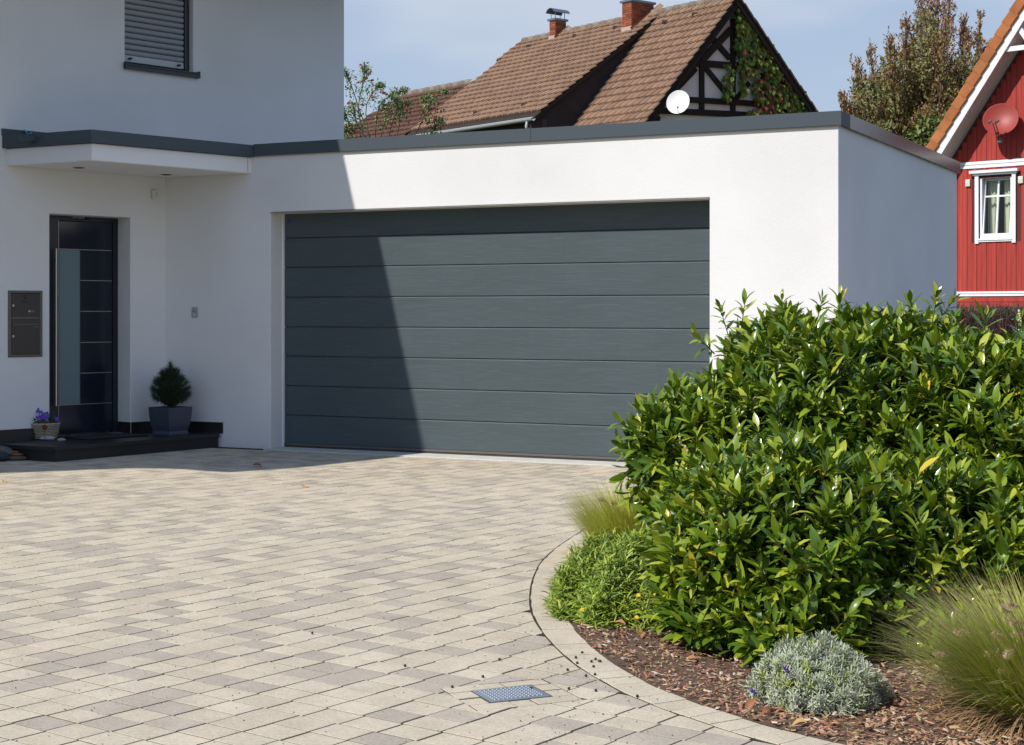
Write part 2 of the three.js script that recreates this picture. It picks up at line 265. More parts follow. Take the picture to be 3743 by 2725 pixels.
  const at = (t) => { const p = rimCurve.getPointAt(clamp(t, 0, 1)), q = rimCurve.getTangentAt(clamp(t, 0, 1)).normalize(); return [p, V(-q.z, 0, q.x)]; };
  for (let k = 0; k < n; k++) {
    const [p0, n0] = at((k + 0.02) / n), [p1, n1] = at((k + 0.98) / n);
    const o = (er() - 0.5) * 0.006; const poly = [p0.clone().addScaledVector(n0, o - 0.004), p1.clone().addScaledVector(n1, o - 0.004), p1.clone().addScaledVector(n1, -RIM_W + o), p0.clone().addScaledVector(n0, -RIM_W + o)];
    const { g, c } = paverGeo(poly, 0.0015 + (er() - 0.5) * 0.003); mesh('edging_block', g, tones[Math.floor(er() * 3)], edge, V(c.x, 0, c.z));
  }
  // ---- cut stones round the drain
  const P = (a, b) => gD.clone().addScaledVector(e1, a).addScaledVector(e2, b), L = RIMS, gp = 0.005;
  const ring = []; const cutsB = [-L, dl * 0.28, dl * 0.62, dl + L];
  for (let k = 0; k < 3; k++) for (const [x0, x1] of [[-L, -gp], [dw + gp, dw + L]]) ring.push([[x0, cutsB[k] + gp / 2], [x1, cutsB[k] + gp / 2], [x1, cutsB[k + 1] - gp / 2], [x0, cutsB[k + 1] - gp / 2]]);
  for (const [y0, y1] of [[-L, -gp], [dl + gp, dl + L]]) for (let k = 0; k < 2; k++) ring.push([[gp + k * dw / 2, y0], [(k + 1) * dw / 2 - gp, y0], [(k + 1) * dw / 2 - gp, y1], [gp + k * dw / 2, y1]]);
  ring.forEach((q, k) => { const { g, c } = paverGeo(q.map(([a, b]) => P(a, b)), (er() - 0.5) * 0.004); mesh('cut_paver', g, tones[k % 3 + 1], drive, V(c.x, 0, c.z)); });
  // ---- the drain cover
  const dr = grp('drain_cover', gD.clone(), Math.atan2(-e1.z, e1.x)); tag(dr, 'grey galvanised drain cover with raised studs set in the paving', 'drain cover');
  const zs = Math.sign(V(Math.sin(dr.rotation.y), 0, Math.cos(dr.rotation.y)).dot(e2)), zr = (a, b) => zs > 0 ? [a, b] : [-b, -a];
  const zinc = std(0.34, 0.38, 0.42, { roughness: 0.55, metalness: 0.35, map: T.blotch });
  mesh('plate', rbox(0.002, dw - 0.002, -0.03, 0.0035, ...zr(0.002, dl - 0.002), 0.002), zinc, dr);
  mesh('frame', join(box(-0.004, 0.0005, -0.03, 0.0022, ...zr(-0.004, dl + 0.004)), box(dw - 0.0005, dw + 0.004, -0.03, 0.0022, ...zr(-0.004, dl + 0.004)), box(0.0006, dw - 0.0006, -0.03, 0.0021, ...zr(-0.004, 0.0005)), box(0.0006, dw - 0.0006, -0.03, 0.0021, ...zr(dl - 0.0005, dl + 0.004))), std(0.12, 0.11, 0.1, { roughness: 0.7, metalness: 0.4 }), dr);
  const stud = uvBox(new THREE.CylinderGeometry(0.004, 0.0085, 0.0055, 4).rotateY(Math.PI / 4)); const na = 8, nb = 12;
  for (let a = 0; a < na; a++) for (let b = 0; b < nb; b++) mesh('stud', stud, zinc, dr, V(0.026 + a * (dw - 0.052) / (na - 1), 0.0052, zs * (0.026 + b * (dl - 0.052) / (nb - 1))));
  top(dr);
}

{ // ---- bark mulch of the bed
  const pts = mulchPoly.map((p) => [p.x, p.z]);
  const s = new THREE.Shape(pts.map(([x, z]) => new THREE.Vector2(x, -z))); const g = uvBox(new THREE.ShapeGeometry(s).rotateX(-Math.PI / 2));
  const m = mesh('bed_soil', g, std(0.2, 0.12, 0.075, { roughness: 1, map: T.blotch, bumpMap: T.gritBump, bumpScale: 0.006 }), scene, V(0, 0.002, 0)); tag(m, 'dark soil of the planting bed', null, null, 'structure');
  const r = rng(91), chip = new THREE.BufferGeometry(); // a split sliver: two tilted faces
  chip.setAttribute('position', new THREE.Float32BufferAttribute([-0.5, 0, -0.16, 0.42, 0.03, -0.22, 0.5, 0.02, 0.12, -0.38, 0.05, 0.2, 0.02, 0.16, 0.0, -0.1, -0.05, 0.0], 3));
  chip.setIndex([0, 4, 1, 1, 4, 2, 2, 4, 3, 3, 4, 0, 0, 1, 5, 1, 2, 5, 2, 3, 5, 3, 0, 5]); const cg = chip.toNonIndexed(); cg.computeVertexNormals(); uvBox(cg);
  const N = 22000, inst = new THREE.InstancedMesh(cg, std(1, 1, 1, { roughness: 0.95 }), N), q = new THREE.Quaternion(), mt = new THREE.Matrix4(), col = new THREE.Color(); let k = 0;
  while (k < N) {
    const x = lerp(0.15, 2.6, r()), z = -lerp(4.9, 9.6, Math.pow(r(), 1.7)); if (!inMulch(x, z)) continue;
    const L = lerp(0.012, 0.042, r() * r()); q.setFromEuler(new THREE.Euler((r() - 0.5) * 0.9, r() * 6.28, (r() - 0.5) * 0.8));
    mt.compose(V(x, 0.002 + r() * 0.018, z), q, V(L, L * lerp(0.35, 0.9, r()), L * lerp(0.5, 1.3, r()))); inst.setMatrixAt(k, mt);
    const t = r(); if (t < 0.55) col.setRGB(0.23 + 0.15 * r(), 0.125 + 0.08 * r(), 0.07 + 0.04 * r()); else if (t < 0.9) col.setRGB(0.4 + 0.14 * r(), 0.25 + 0.09 * r(), 0.145 + 0.05 * r()); else col.setRGB(0.52 + 0.14 * r(), 0.42 + 0.12 * r(), 0.31 + 0.1 * r());
    inst.setColorAt(k++, col);
  }
  inst.name = 'bark_mulch'; inst.castShadow = inst.receiveShadow = true; tag(inst, 'brown shredded bark mulch covering the planting bed', 'mulch', null, 'stuff'); scene.add(inst);
}
// ================================================================ the garage
{
  const A = (px, py, z = 0) => garageF.at(px, py, z), g = garageF.group('garage');
  const xK = A(603, 900).x, xR = A(3066, 700).x, yT = A(3066, 470).y, oR = A(2594, 720).x, oT = A(988, 776).y, fT = A(3074, 406).y, fB = A(3074, 458).y, zD = -0.233, back = -4.72 * SC, WT = 0.3;
  { // front wall with the door opening, and the side wall butted against its back
    const s = new THREE.Shape([[xK - 1.5, 0], [0, 0], [0, oT], [oR, oT], [oR, 0], [xR, 0], [xR, yT + 0.04], [xK - 1.5, yT + 0.04]].map(([x, y]) => new THREE.Vector2(x, y)));
    const fr = uvBox(new THREE.ExtrudeGeometry(s, { depth: WT - 0.012, bevelEnabled: true, bevelSize: 0.006, bevelThickness: 0.006, bevelOffset: -0.006, bevelSegments: 2 }).translate(0, 0, -WT + 0.006));
    mesh('front_wall', fr, M.plaster, g);
    mesh('side_wall', rbox(xR - WT, xR - 0.002, 0, yT + 0.04, back, -WT - 0.001, 0.006), M.plaster, g);
    mesh('rear_wall', box(xK - 1.5, xR - WT - 0.002, 0, yT + 0.04, back, back + WT), M.plaster, g);
  }
  mesh('roof', box(xK - 1.4, xR - 0.05, yT + 0.042, yT + 0.09, back + 0.05, -0.05), std(0.16, 0.16, 0.155, { roughness: 1 }), g);
  // folded metal fascia round the roof edge: a front run in two lengths, a side run, a corner cover
  const P = 0.032, xC = A(926, 529.5, P).x, seam = A(1940, 470, P).x;
  const fasciaRun = (x0, x1, z0, z1) => join(box(x0, x1, fB, fT, z0, z1));
  mesh('fascia', fasciaRun(xC, seam - 0.002, -0.26, P), M.fascia, g);
  mesh('fascia', fasciaRun(seam + 0.002, xR + P - 0.001, -0.26, P), M.fascia, g);
  mesh('fascia', fasciaRun(xR - 0.26, xR + P, back - 0.05, -0.262), std(0.075, 0.06, 0.055, { roughness: 0.14, metalness: 0.3 }), g);
  mesh('drip_edge', join(box(xC + 0.01, xR + 0.02, fB - 0.012, fB - 0.001, -0.02, 0.018)), std(0.42, 0.4, 0.36, { roughness: 0.8 }), g);
  // plaster stop bead along the lintel
  mesh('lintel_bead', box(-0.03, oR + 0.002, oT - 0.009, oT - 0.0065, -WT + 0.05, 0.008), std(0.55, 0.54, 0.5), g);
  // ---- sectional door
  const door = new THREE.Group(); door.name = 'garage_door'; door.position.set(0, 0, zD); g.add(door);
  const ys = [228, 371, 516, 660, 803, 947, 1090].map((z) => A(900 + 190 * 0.7496, 700 + z * 0.7496, zD).y), bot = 0.048, rows = [oT + 0.06, ...ys, bot];
  for (let k = 0; k < 8; k++) {
    const y1 = rows[k] - 0.0012, y0 = rows[k + 1] + 0.0012, c = 0.013;
    const s = new THREE.Shape([[-0.045, y0], [-0.009, y0], [-0.001, y0 + 0.004], [0, y0 + 0.006], [0, y1 - c], [-0.008, y1 - 0.003], [-0.012, y1], [-0.045, y1]].map(([z, y]) => new THREE.Vector2(-z, y)));
    const e = new THREE.ExtrudeGeometry(s, { depth: oR + 0.05, bevelEnabled: false }).rotateY(Math.PI / 2).translate(-0.025, 0, 0);
    mesh('panel', uvBox(e), M.garageDoor, door);
  }
  mesh('bottom_seal', box(-0.02, oR + 0.02, 0.012, bot - 0.001, -0.035, 0.006), std(0.05, 0.045, 0.04, { roughness: 0.8 }), door);
  mesh('seal_rail', rbox(-0.02, oR + 0.02, 0.03, bot + 0.004, 0.0065, 0.013, 0.003), std(0.11, 0.1, 0.09, { roughness: 0.6 }), door);
  mesh('sticker', box(0.06, 0.085, oT - 0.1, oT - 0.055, 0.0005, 0.0015), std(0.03, 0.04, 0.2), door);
  mesh('jamb_strip', box(0.0, 0.014, 0.012, oT - 0.01, zD - 0.01, zD + 0.022), M.white, g);
  mesh('threshold', rbox(-0.02, oR + 0.28, -0.05, 0.011, zD - 0.06, 0.098, 0.004), M.concrete, g);
  mesh('floor_slab', box(xK - 1.4, xR - 0.31, -0.055, 0.004, back + 0.31, zD - 0.07), M.concrete, g);
  tag(g, 'flat-roofed white rendered garage with a wide grey sectional door', 'garage'); top(g);
  // ---- key switch on the wall beside the house corner
  const k0 = A(432 * 1.6504, 680 * 1.6504), sw = grp('key_switch', garageF.world(k0.x, A(714, 1142).y, 0), garageF.turn); tag(sw, 'small square grey key switch on the shaded garage wall', 'key switch');
  mesh('plate', rbox(-0.038, 0.038, -0.055, 0.055, 0.001, 0.016, 0.004), std(0.36, 0.38, 0.4, { roughness: 0.4 }), sw); mesh('lock', new THREE.CylinderGeometry(0.012, 0.012, 0.012, 14).rotateX(Math.PI / 2).translate(0, 0.008, 0.02), M.alu, sw); mesh('cover', rbox(-0.014, 0.014, -0.045, -0.004, 0.0165, 0.022, 0.003), std(0.5, 0.52, 0.54), sw); top(sw);
}
// ================================================================ the house
{
  const A = (px, py, z = 0) => houseF.at(px, py, z), g = houseF.group('house'), WT = 0.42;
  const xl = A(180, 800).x, xr = A(475.7, 800).x, dT = (A(180, 782).y + A(476, 795).y) / 2;
  const wl = A(455.6, 200).x, wr = A(705.6, 55).x, wB = A(460, 232).y, xE = A(1258, 300).x, EAVE = 5.55, STEP = 0.1308 * SC;
  let rec = 0.1; while (rec < 0.4 && A(426, 1100, -rec).x < xr - 0.004 && rec < 0.4) { if (A(426, 1100, -rec).x >= xr) break; rec += 0.002; }
  rec = clamp(rec, 0.12, 0.3); let wrec = 0.09;
  { // wall with door and window openings
    const s = new THREE.Shape([[-13, 0], [xE, 0], [xE, EAVE], [-13, EAVE]].map(([x, y]) => new THREE.Vector2(x, y)));
    for (const [a, b, c, d] of [[xl, xr, STEP * 0.5, dT], [wl, wr, wB, EAVE - 0.2]]) s.holes.push(new THREE.Path([[a, c], [b, c], [b, d], [a, d]].map(([x, y]) => new THREE.Vector2(x, y))));
    mesh('wall', uvBox(new THREE.ExtrudeGeometry(s, { depth: WT - 0.01, bevelEnabled: true, bevelSize: 0.005, bevelThickness: 0.005, bevelOffset: -0.005, bevelSegments: 1 }).translate(0, 0, -WT + 0.005)), M.plaster, g);
    mesh('rear_wall', box(-12.99, xE - 0.01, 0, EAVE, -9, -WT - 0.1), M.plaster, g);
  }
  { // roof slab: its overhang throws the slanting shadow on the garage and the forecourt
    const edge = [[1465, 1670], [1000, 1716], [845, 1727], [760, 1724], [690, 1718], [610, 1713.5], [463, 1713], [0, 1731]].map(([x, y]) => { const p = ground(x, y); return houseF.local(p.addScaledVector(SUN, -EAVE / -SUN.y)); });
    const e0 = 1.455, e = edge.map((p, k) => [p.x, k < 1 ? 1.47 : p.z]); const last = e[e.length - 1], prev = e[e.length - 2];
    const pts = [[xE + 0.3, e0], ...e, [last[0] - 1.4, last[1] + (last[1] - prev[1]) / (last[0] - prev[0]) * -1.4], [last[0] - 1.4, -9.3], [xE + 0.3, -9.3]];
    mesh('roof', prism(pts, EAVE + 0.002, EAVE + 0.26), std(0.09, 0.095, 0.1, { roughness: 0.6 }), g);
  }
  { // ---- window with lowered roller shutter
    const w = new THREE.Group(); w.name = 'window'; g.add(w);
    const z = -wrec, rail = A(1215 * 0.5556, 100, z + 0.03).x;
    mesh('guide_rail', rbox(rail, wr - 0.012, wB + 0.02, EAVE - 0.21, z - 0.03, z + 0.03, 0.004), M.anthracite, w);
    mesh('guide_rail', rbox(wl - 0.02, wl + 0.012, wB + 0.02, EAVE - 0.21, z - 0.03, z + 0.03, 0.004), M.anthracite, w);
    const y0 = wB + 0.105, ph = 0.0555 * SC, sl = new THREE.Shape();
    sl.moveTo(0.012, 0); sl.quadraticCurveTo(-0.013, ph * 0.12, -0.013, ph * 0.5); sl.quadraticCurveTo(-0.013, ph * 0.88, 0.004, ph - 0.006); sl.lineTo(0.014, ph - 0.006); sl.lineTo(0.014, 0);
    const sg = uvBox(new THREE.ExtrudeGeometry(sl, { depth: rail - wl - 0.016, bevelEnabled: false, curveSegments: 5 }).rotateY(Math.PI / 2).translate(wl + 0.014, 0, 0));
    for (let k = 0; y0 + (k + 1) * ph < EAVE - 0.2; k++) mesh('slat', sg, M.slats, w, V(0, y0 + k * ph, z));
    mesh('backing', box(wl + 0.012, rail, wB + 0.02, EAVE - 0.21, z - 0.04, z - 0.016), std(0.03, 0.035, 0.045), w);
    mesh('bottom_rail', rbox(wl + 0.013, rail - 0.001, wB + 0.035, y0 - 0.002, z - 0.01, z + 0.012, 0.005), M.railLight, w);
    for (const t of [0.13, 0.9]) mesh('stopper', new THREE.CylinderGeometry(0.011, 0.013, 0.05, 10).rotateX(Math.PI / 2).translate(lerp(wl, rail, t), wB + 0.066, z + 0.036), M.anthracite, w);
    mesh('sill', join(rbox(wl - 0.015, wr + 0.055, wB - 0.022, wB - 0.001, -0.12, 0.045, 0.003), rbox(wl - 0.015, wr + 0.055, wB - 0.06, wB - 0.023, 0.032, 0.045, 0.003)), M.anthracite, w);
    for (const x of [wl - 0.018, wr + 0.045]) mesh('sill_end', rbox(x, x + 0.016, wB - 0.062, wB + 0.012, 0.002, 0.048, 0.003), M.anthracite, w);
  }
  { // ---- front door
    const d = new THREE.Group(); d.name = 'front_door'; d.position.z = -rec; g.add(d);
    const px = (z4) => A(z4 * 0.636, 1100, -rec).x, py = (z4x, z4y) => A(z4x * 0.636, 700 + z4y * 0.636, -rec).y;
    const y0 = STEP + 0.005, xi = px(333), xg = px(456), xq = px(641), fr = 0.016, t1 = py(640, 183);
    mesh('frame', join(box(xl - 0.04, xi - 0.012, y0, dT, -0.06, fr), box(xq + 0.004, xr + 0.02, y0, dT, -0.06, fr), box(xi - 0.012, xq + 0.004, t1 + 0.004, dT, -0.06, fr)), M.anthracite, d);
    mesh('leaf', box(xi - 0.01, xq + 0.002, y0 + 0.01, t1, -0.05, 0.0), M.anthracite, d);
    const ys = [341, 515, 690, 866, 1040, 1215].map((v) => py(640, v));
    const gloss = std(0.012, 0.016, 0.028, { roughness: 0.12 });
    for (let k = 0; k < 5; k++) mesh('panel', rbox(xg + 0.006, xq - 0.004, ys[k + 1] + 0.004, ys[k] - 0.004, 0.001, 0.007, 0.002), gloss, d);
    mesh('panel', rbox(xi + 0.003, xq - 0.004, ys[0] + 0.004, t1 - 0.006, 0.001, 0.007, 0.002), gloss, d);
    mesh('panel', rbox(xi + 0.003, xq - 0.004, y0 + 0.02, ys[5] - 0.004, 0.001, 0.007, 0.002), gloss, d);
    mesh('glass', box(xi + 0.008, xg - 0.004, ys[5] + 0.006, ys[0] - 0.008, 0.001, 0.006), std(0.15, 0.215, 0.235, { roughness: 0.24 }), d);
    for (let k = 0; k < 6; k++) mesh('inlay', box(k === 0 || k === 5 ? xi + 0.002 : xg + 0.004, xq - 0.003, ys[k] - 0.003, ys[k] + 0.003, 0.001, 0.0078), M.alu, d);
    mesh('inlay', box(xi - 0.003, xi + 0.002, y0 + 0.01, t1, 0.001, 0.0078), M.alu, d); mesh('inlay', box(xg - 0.003, xg + 0.003, ys[5] + 0.003, ys[0] - 0.003, 0.001, 0.0078), std(0.09, 0.1, 0.11), d);
    const hx = A(321 * 0.636, 1100, -rec + 0.06).x, hb = py(320, 1232), ht = py(320, 330);
    mesh('handle', join(new THREE.CylinderGeometry(0.0135, 0.0135, ht - hb, 14).translate(hx, (ht + hb) / 2, 0.06), ...[0.08, 0.5, 0.92].map((t) => new THREE.CylinderGeometry(0.007, 0.007, 0.06, 8).rotateX(Math.PI / 2).translate(hx, lerp(hb, ht, t), 0.03))), M.steel, d);
    for (const v of [365, 1205]) mesh('hinge', rbox(xl + 0.004, xl + 0.03, py(290, v) - 0.012, py(290, v) + 0.012, 0.017, 0.026, 0.003), M.rubber, d);
    // chalk marks on the head of the frame
    const c = document.createElement('canvas'); c.width = 256; c.height = 48; const x = c.getContext('2d'); x.fillStyle = '#16181d'; x.fillRect(0, 0, 256, 48); x.fillStyle = '#b9b4a8'; x.font = 'bold 34px sans-serif'; x.fillText('20*C+M+B*', 8, 36);
    const ct = new THREE.CanvasTexture(c); ct.colorSpace = THREE.SRGBColorSpace; const cm = std(1, 1, 1, { roughness: 0.9, map: ct });
    const cx = px(455), pl = new THREE.PlaneGeometry(0.2, 0.036).translate(cx, (dT + t1) / 2 + 0.012, fr + 0.002); mesh('chalk_writing', pl, cm, d);
    mesh('door_sill', box(xl, xr, STEP + 0.001, y0 - 0.0005, -0.06, 0.03), M.alu, d);
  }
  // ---- canopy over the entrance
  const C1 = houseF.local(garageF.world(garageF.at(926, 529.5, 0.03).x, 0, 0.002)), off = C1.z, y1 = A(332, 851 * 0.5556, off).y, y2 = A(332, 938 * 0.5556, off).y, y3 = A(332, 1057 * 0.5556, off - 0.05).y;
  const xC0 = A(332, 500, off).x, xL = A(6, 535).x;
  {
    const c = new THREE.Group(); c.name = 'canopy'; g.add(c);
    const gar = (t) => houseF.local(garageF.world(t, 0, 0.002)), K = [0.0, 0.002];
    const quad = (m, e) => [[xL + m, 0.002], [xC0 + m * 0.8, off - m], [C1.x - e, off - m], K];
    mesh('soffit_box', prism(quad(0.045, 0.006), y3, y2 + 0.002, 0.008), M.soffit, c);
    mesh('corner_post_cap', join(box(C1.x - 0.062, C1.x - 0.058, y3 + 0.01, y2, off - 0.0455, off - 0.0435)), std(0.12, 0.12, 0.13), c);
    const o = quad(0, 0), inn = quad(0.1, 0.1);
    mesh('fascia', prism(o, y2 + 0.004, y1, 0.002), M.fascia, c);
    mesh('wall_flashing', box(xL - 0.01, A(300, 480).x, y1 + 0.002, y1 + 0.07, 0.0055, 0.014), M.fascia, c);
    const spot = (px, py) => { const r = ray(px, py), t = (y3 - EYE) / r.y, p = houseF.local(r.multiplyScalar(t).add(V(0, EYE, 0))); mesh('spotlight', new THREE.CylinderGeometry(0.055, 0.055, 0.012, 20).translate(0, 0.004, 0), std(0.16, 0.14, 0.12, { roughness: 0.4, metalness: 0.6 }), c, V(p.x, y3 - 0.004, p.z)); mesh('lens', new THREE.CylinderGeometry(0.035, 0.035, 0.004, 16).translate(0, -0.0045, 0), std(0.05, 0.045, 0.04, { roughness: 0.15 }), c, V(p.x, y3 - 0.004, p.z)); };
    spot(519 * 0.5556, 1103 * 0.5556); spot(1093 * 0.5556, 1148 * 0.5556);
    // water spout through the fascia near the wall
    const sp = V(A(58, 500, 0.2).x, A(58, 506, 0.2).y, 0.26); const dir = V(xC0 - xL, 0, off).normalize(), nn = V(-dir.z, 0, dir.x).multiplyScalar(1);
    const s0 = V(lerp(xL, xC0, 0.36), y2 + 0.07, lerp(0, off, 0.36)), out = V(-0.95, -0.02, 0.32).normalize();
    const spg = new THREE.BoxGeometry(0.08, 0.05, 0.2); spg.applyQuaternion(new THREE.Quaternion().setFromUnitVectors(V(0, 0, 1), out)); mesh('water_spout', uvBox(spg), M.fascia, c, s0.addScaledVector(out, 0.06));
    mesh('sealing_strip', tube([V(A(82, 460).x, y1 + 0.075, 0.02), V(A(95, 475).x, y1 + 0.03, 0.05), V(A(110, 462).x, y1 + 0.072, 0.03)], 0.008, 6), std(0.08, 0.32, 0.42, { roughness: 0.4 }), c);
  }
  { // ---- granite step and skirting
    const s = new THREE.Group(); s.name = 'entrance_step'; g.add(s);
    const S0 = houseF.local(ground(201, 1691)), S1 = houseF.local(ground(807, 1636)), Sl = houseF.local(ground(88, 1684)), k = S0.z / (S0.z - Sl.z), Sw = [lerp(S0.x, Sl.x, k), 0.002];
    const plan = (m) => [[Sw[0] + m, Sw[1]], [S0.x + m * 0.7, S0.z - m], [S1.x - 0.02, S1.z - m], [0.02, 0.012]];
    mesh('riser', prism(plan(0.022), -0.02, STEP - 0.042), M.granite, s);
    mesh('tread', prism(plan(-0.006), STEP - 0.04, STEP, 0.003), M.granite, s);
    const sk = 0.115, q = garageF.local(houseF.world(S1.x, 0, S1.z)).x;
    mesh('skirting', join(box(-3.0, xl - 0.002, -0.02, STEP + sk, 0.0055, 0.017)), M.granite, s);
    mesh('skirting', join(box(xr + 0.006, -0.022, STEP + 0.002, STEP + sk, 0.0055, 0.017), box(xr - 0.012, xr - 0.001, STEP + 0.002, STEP + sk, -rec + 0.02, 0.004)), M.granite, s);
    // skirting on the garage wall
    const gw = new THREE.BoxGeometry(1, sk - 0.002, 0.012); const a = houseF.local(garageF.world(garageF.at(603, 900).x + 0.03, 0, 0.0125)), b = houseF.local(garageF.world(garageF.at(816, 1550).x, 0, 0.0125)); gw.scale(a.distanceTo(b), 1, 1); const gm = mesh('skirting', uvBox(gw), M.granite, s, V((a.x + b.x) / 2, STEP + sk / 2 + 0.001, (a.z + b.z) / 2)); gm.rotation.y = garageF.turn - houseF.turn;
  }
  tag(g, 'white rendered house with entrance canopy, dark front door and shuttered window', 'house'); top(g);

  { // ---- flush letterbox beside the door
    const p = (zx, zy) => A(zx * 0.636, 700 + zy * 0.636), a = p(43, 570), b = p(240, 948), x0 = a.x, x1 = b.x, y0 = b.y - 0.004, y1 = a.y;
    const o = grp('letterbox', houseF.world((x0 + x1) / 2, y0, 0), houseF.turn), w = (x1 - x0) / 2, h = y1 - y0, f = 0.032; tag(o, 'flush bronze steel letterbox with intercom set in the wall beside the door', 'letterbox');
    const rim = new THREE.Shape([[-w, 0], [w, 0], [w, h], [-w, h]].map(([x, y]) => new THREE.Vector2(x, y))); rim.holes.push(new THREE.Path([[-w + f, f], [w - f, f], [w - f, h - f], [-w + f, h - f]].map(([x, y]) => new THREE.Vector2(x, y))));
    mesh('frame', uvBox(new THREE.ExtrudeGeometry(rim, { depth: 0.012, bevelEnabled: true, bevelSize: 0.01, bevelThickness: 0.012, bevelOffset: -0.01, bevelSegments: 1 }).translate(0, 0, -0.004)), M.bronzeSteel, o);
    const ym = h * 0.59;
    mesh('intercom_panel', box(-w + f, w - f, ym + 0.003, h - f, 0.0055, 0.011), M.darkSteel, o); mesh('letter_panel', box(-w + f, w - f, f, ym - 0.003, 0.0055, 0.011), M.darkSteel, o);
    mesh('flap', rbox(-w + f + 0.014, w - f - 0.012, ym - 0.075, ym - 0.014, 0.0112, 0.02, 0.004), M.bronzeSteel, o); mesh('flap_panel', box(-w + f + 0.02, w - f - 0.018, ym - 0.062, ym - 0.017, 0.0195, 0.0215), M.darkSteel, o);
    mesh('name_plate', box(w - f - 0.07, w - f - 0.016, ym - 0.094, ym - 0.082, 0.0112, 0.0135), M.bronzeSteel, o);
    for (const y of [h * 0.775, h * 0.315]) mesh('lock', new THREE.CylinderGeometry(0.011, 0.011, 0.012, 12).rotateX(Math.PI / 2).translate(-w + f + 0.016, y, 0.015), M.steel, o);
    for (const y of [h * 0.842, h * 0.822]) mesh('speaker_slot', box(-0.055, 0.05, y - 0.0025, y + 0.0025, 0.0112, 0.0125), M.rubber, o);
    mesh('camera_lens', new THREE.SphereGeometry(0.018, 14, 8, 0, 6.3, 0, 1.2).rotateX(Math.PI / 2).translate(-0.005, h * 0.905, 0.006), std(0.02, 0.03, 0.09, { roughness: 0.08 }), o);
    mesh('bell_button', new THREE.CylinderGeometry(0.01, 0.01, 0.01, 12).rotateX(Math.PI / 2).translate(0.035, h * 0.69, 0.014), M.steel, o); mesh('bell_plate', box(0.05, 0.092, h * 0.675, h * 0.705, 0.0112, 0.0125), M.bronzeSteel, o);
    top(o);
  }
  { // ---- motion sensor by the inner corner
    const p = A(1010 * 0.5556, 1282 * 0.5556), o = grp('motion_sensor', houseF.world(p.x, p.y, 0), houseF.turn); tag(o, 'small cream motion sensor on the wall under the canopy', 'motion sensor');
    mesh('housing', rbox(-0.036, 0.036, -0.048, 0.048, 0.002, 0.04, 0.006), M.cream, o); mesh('lens', new THREE.SphereGeometry(0.025, 14, 10).scale(1, 1.1, 0.6).translate(0.006, -0.006, 0.042), std(0.55, 0.55, 0.53, { roughness: 0.3 }), o); top(o);
  }
}
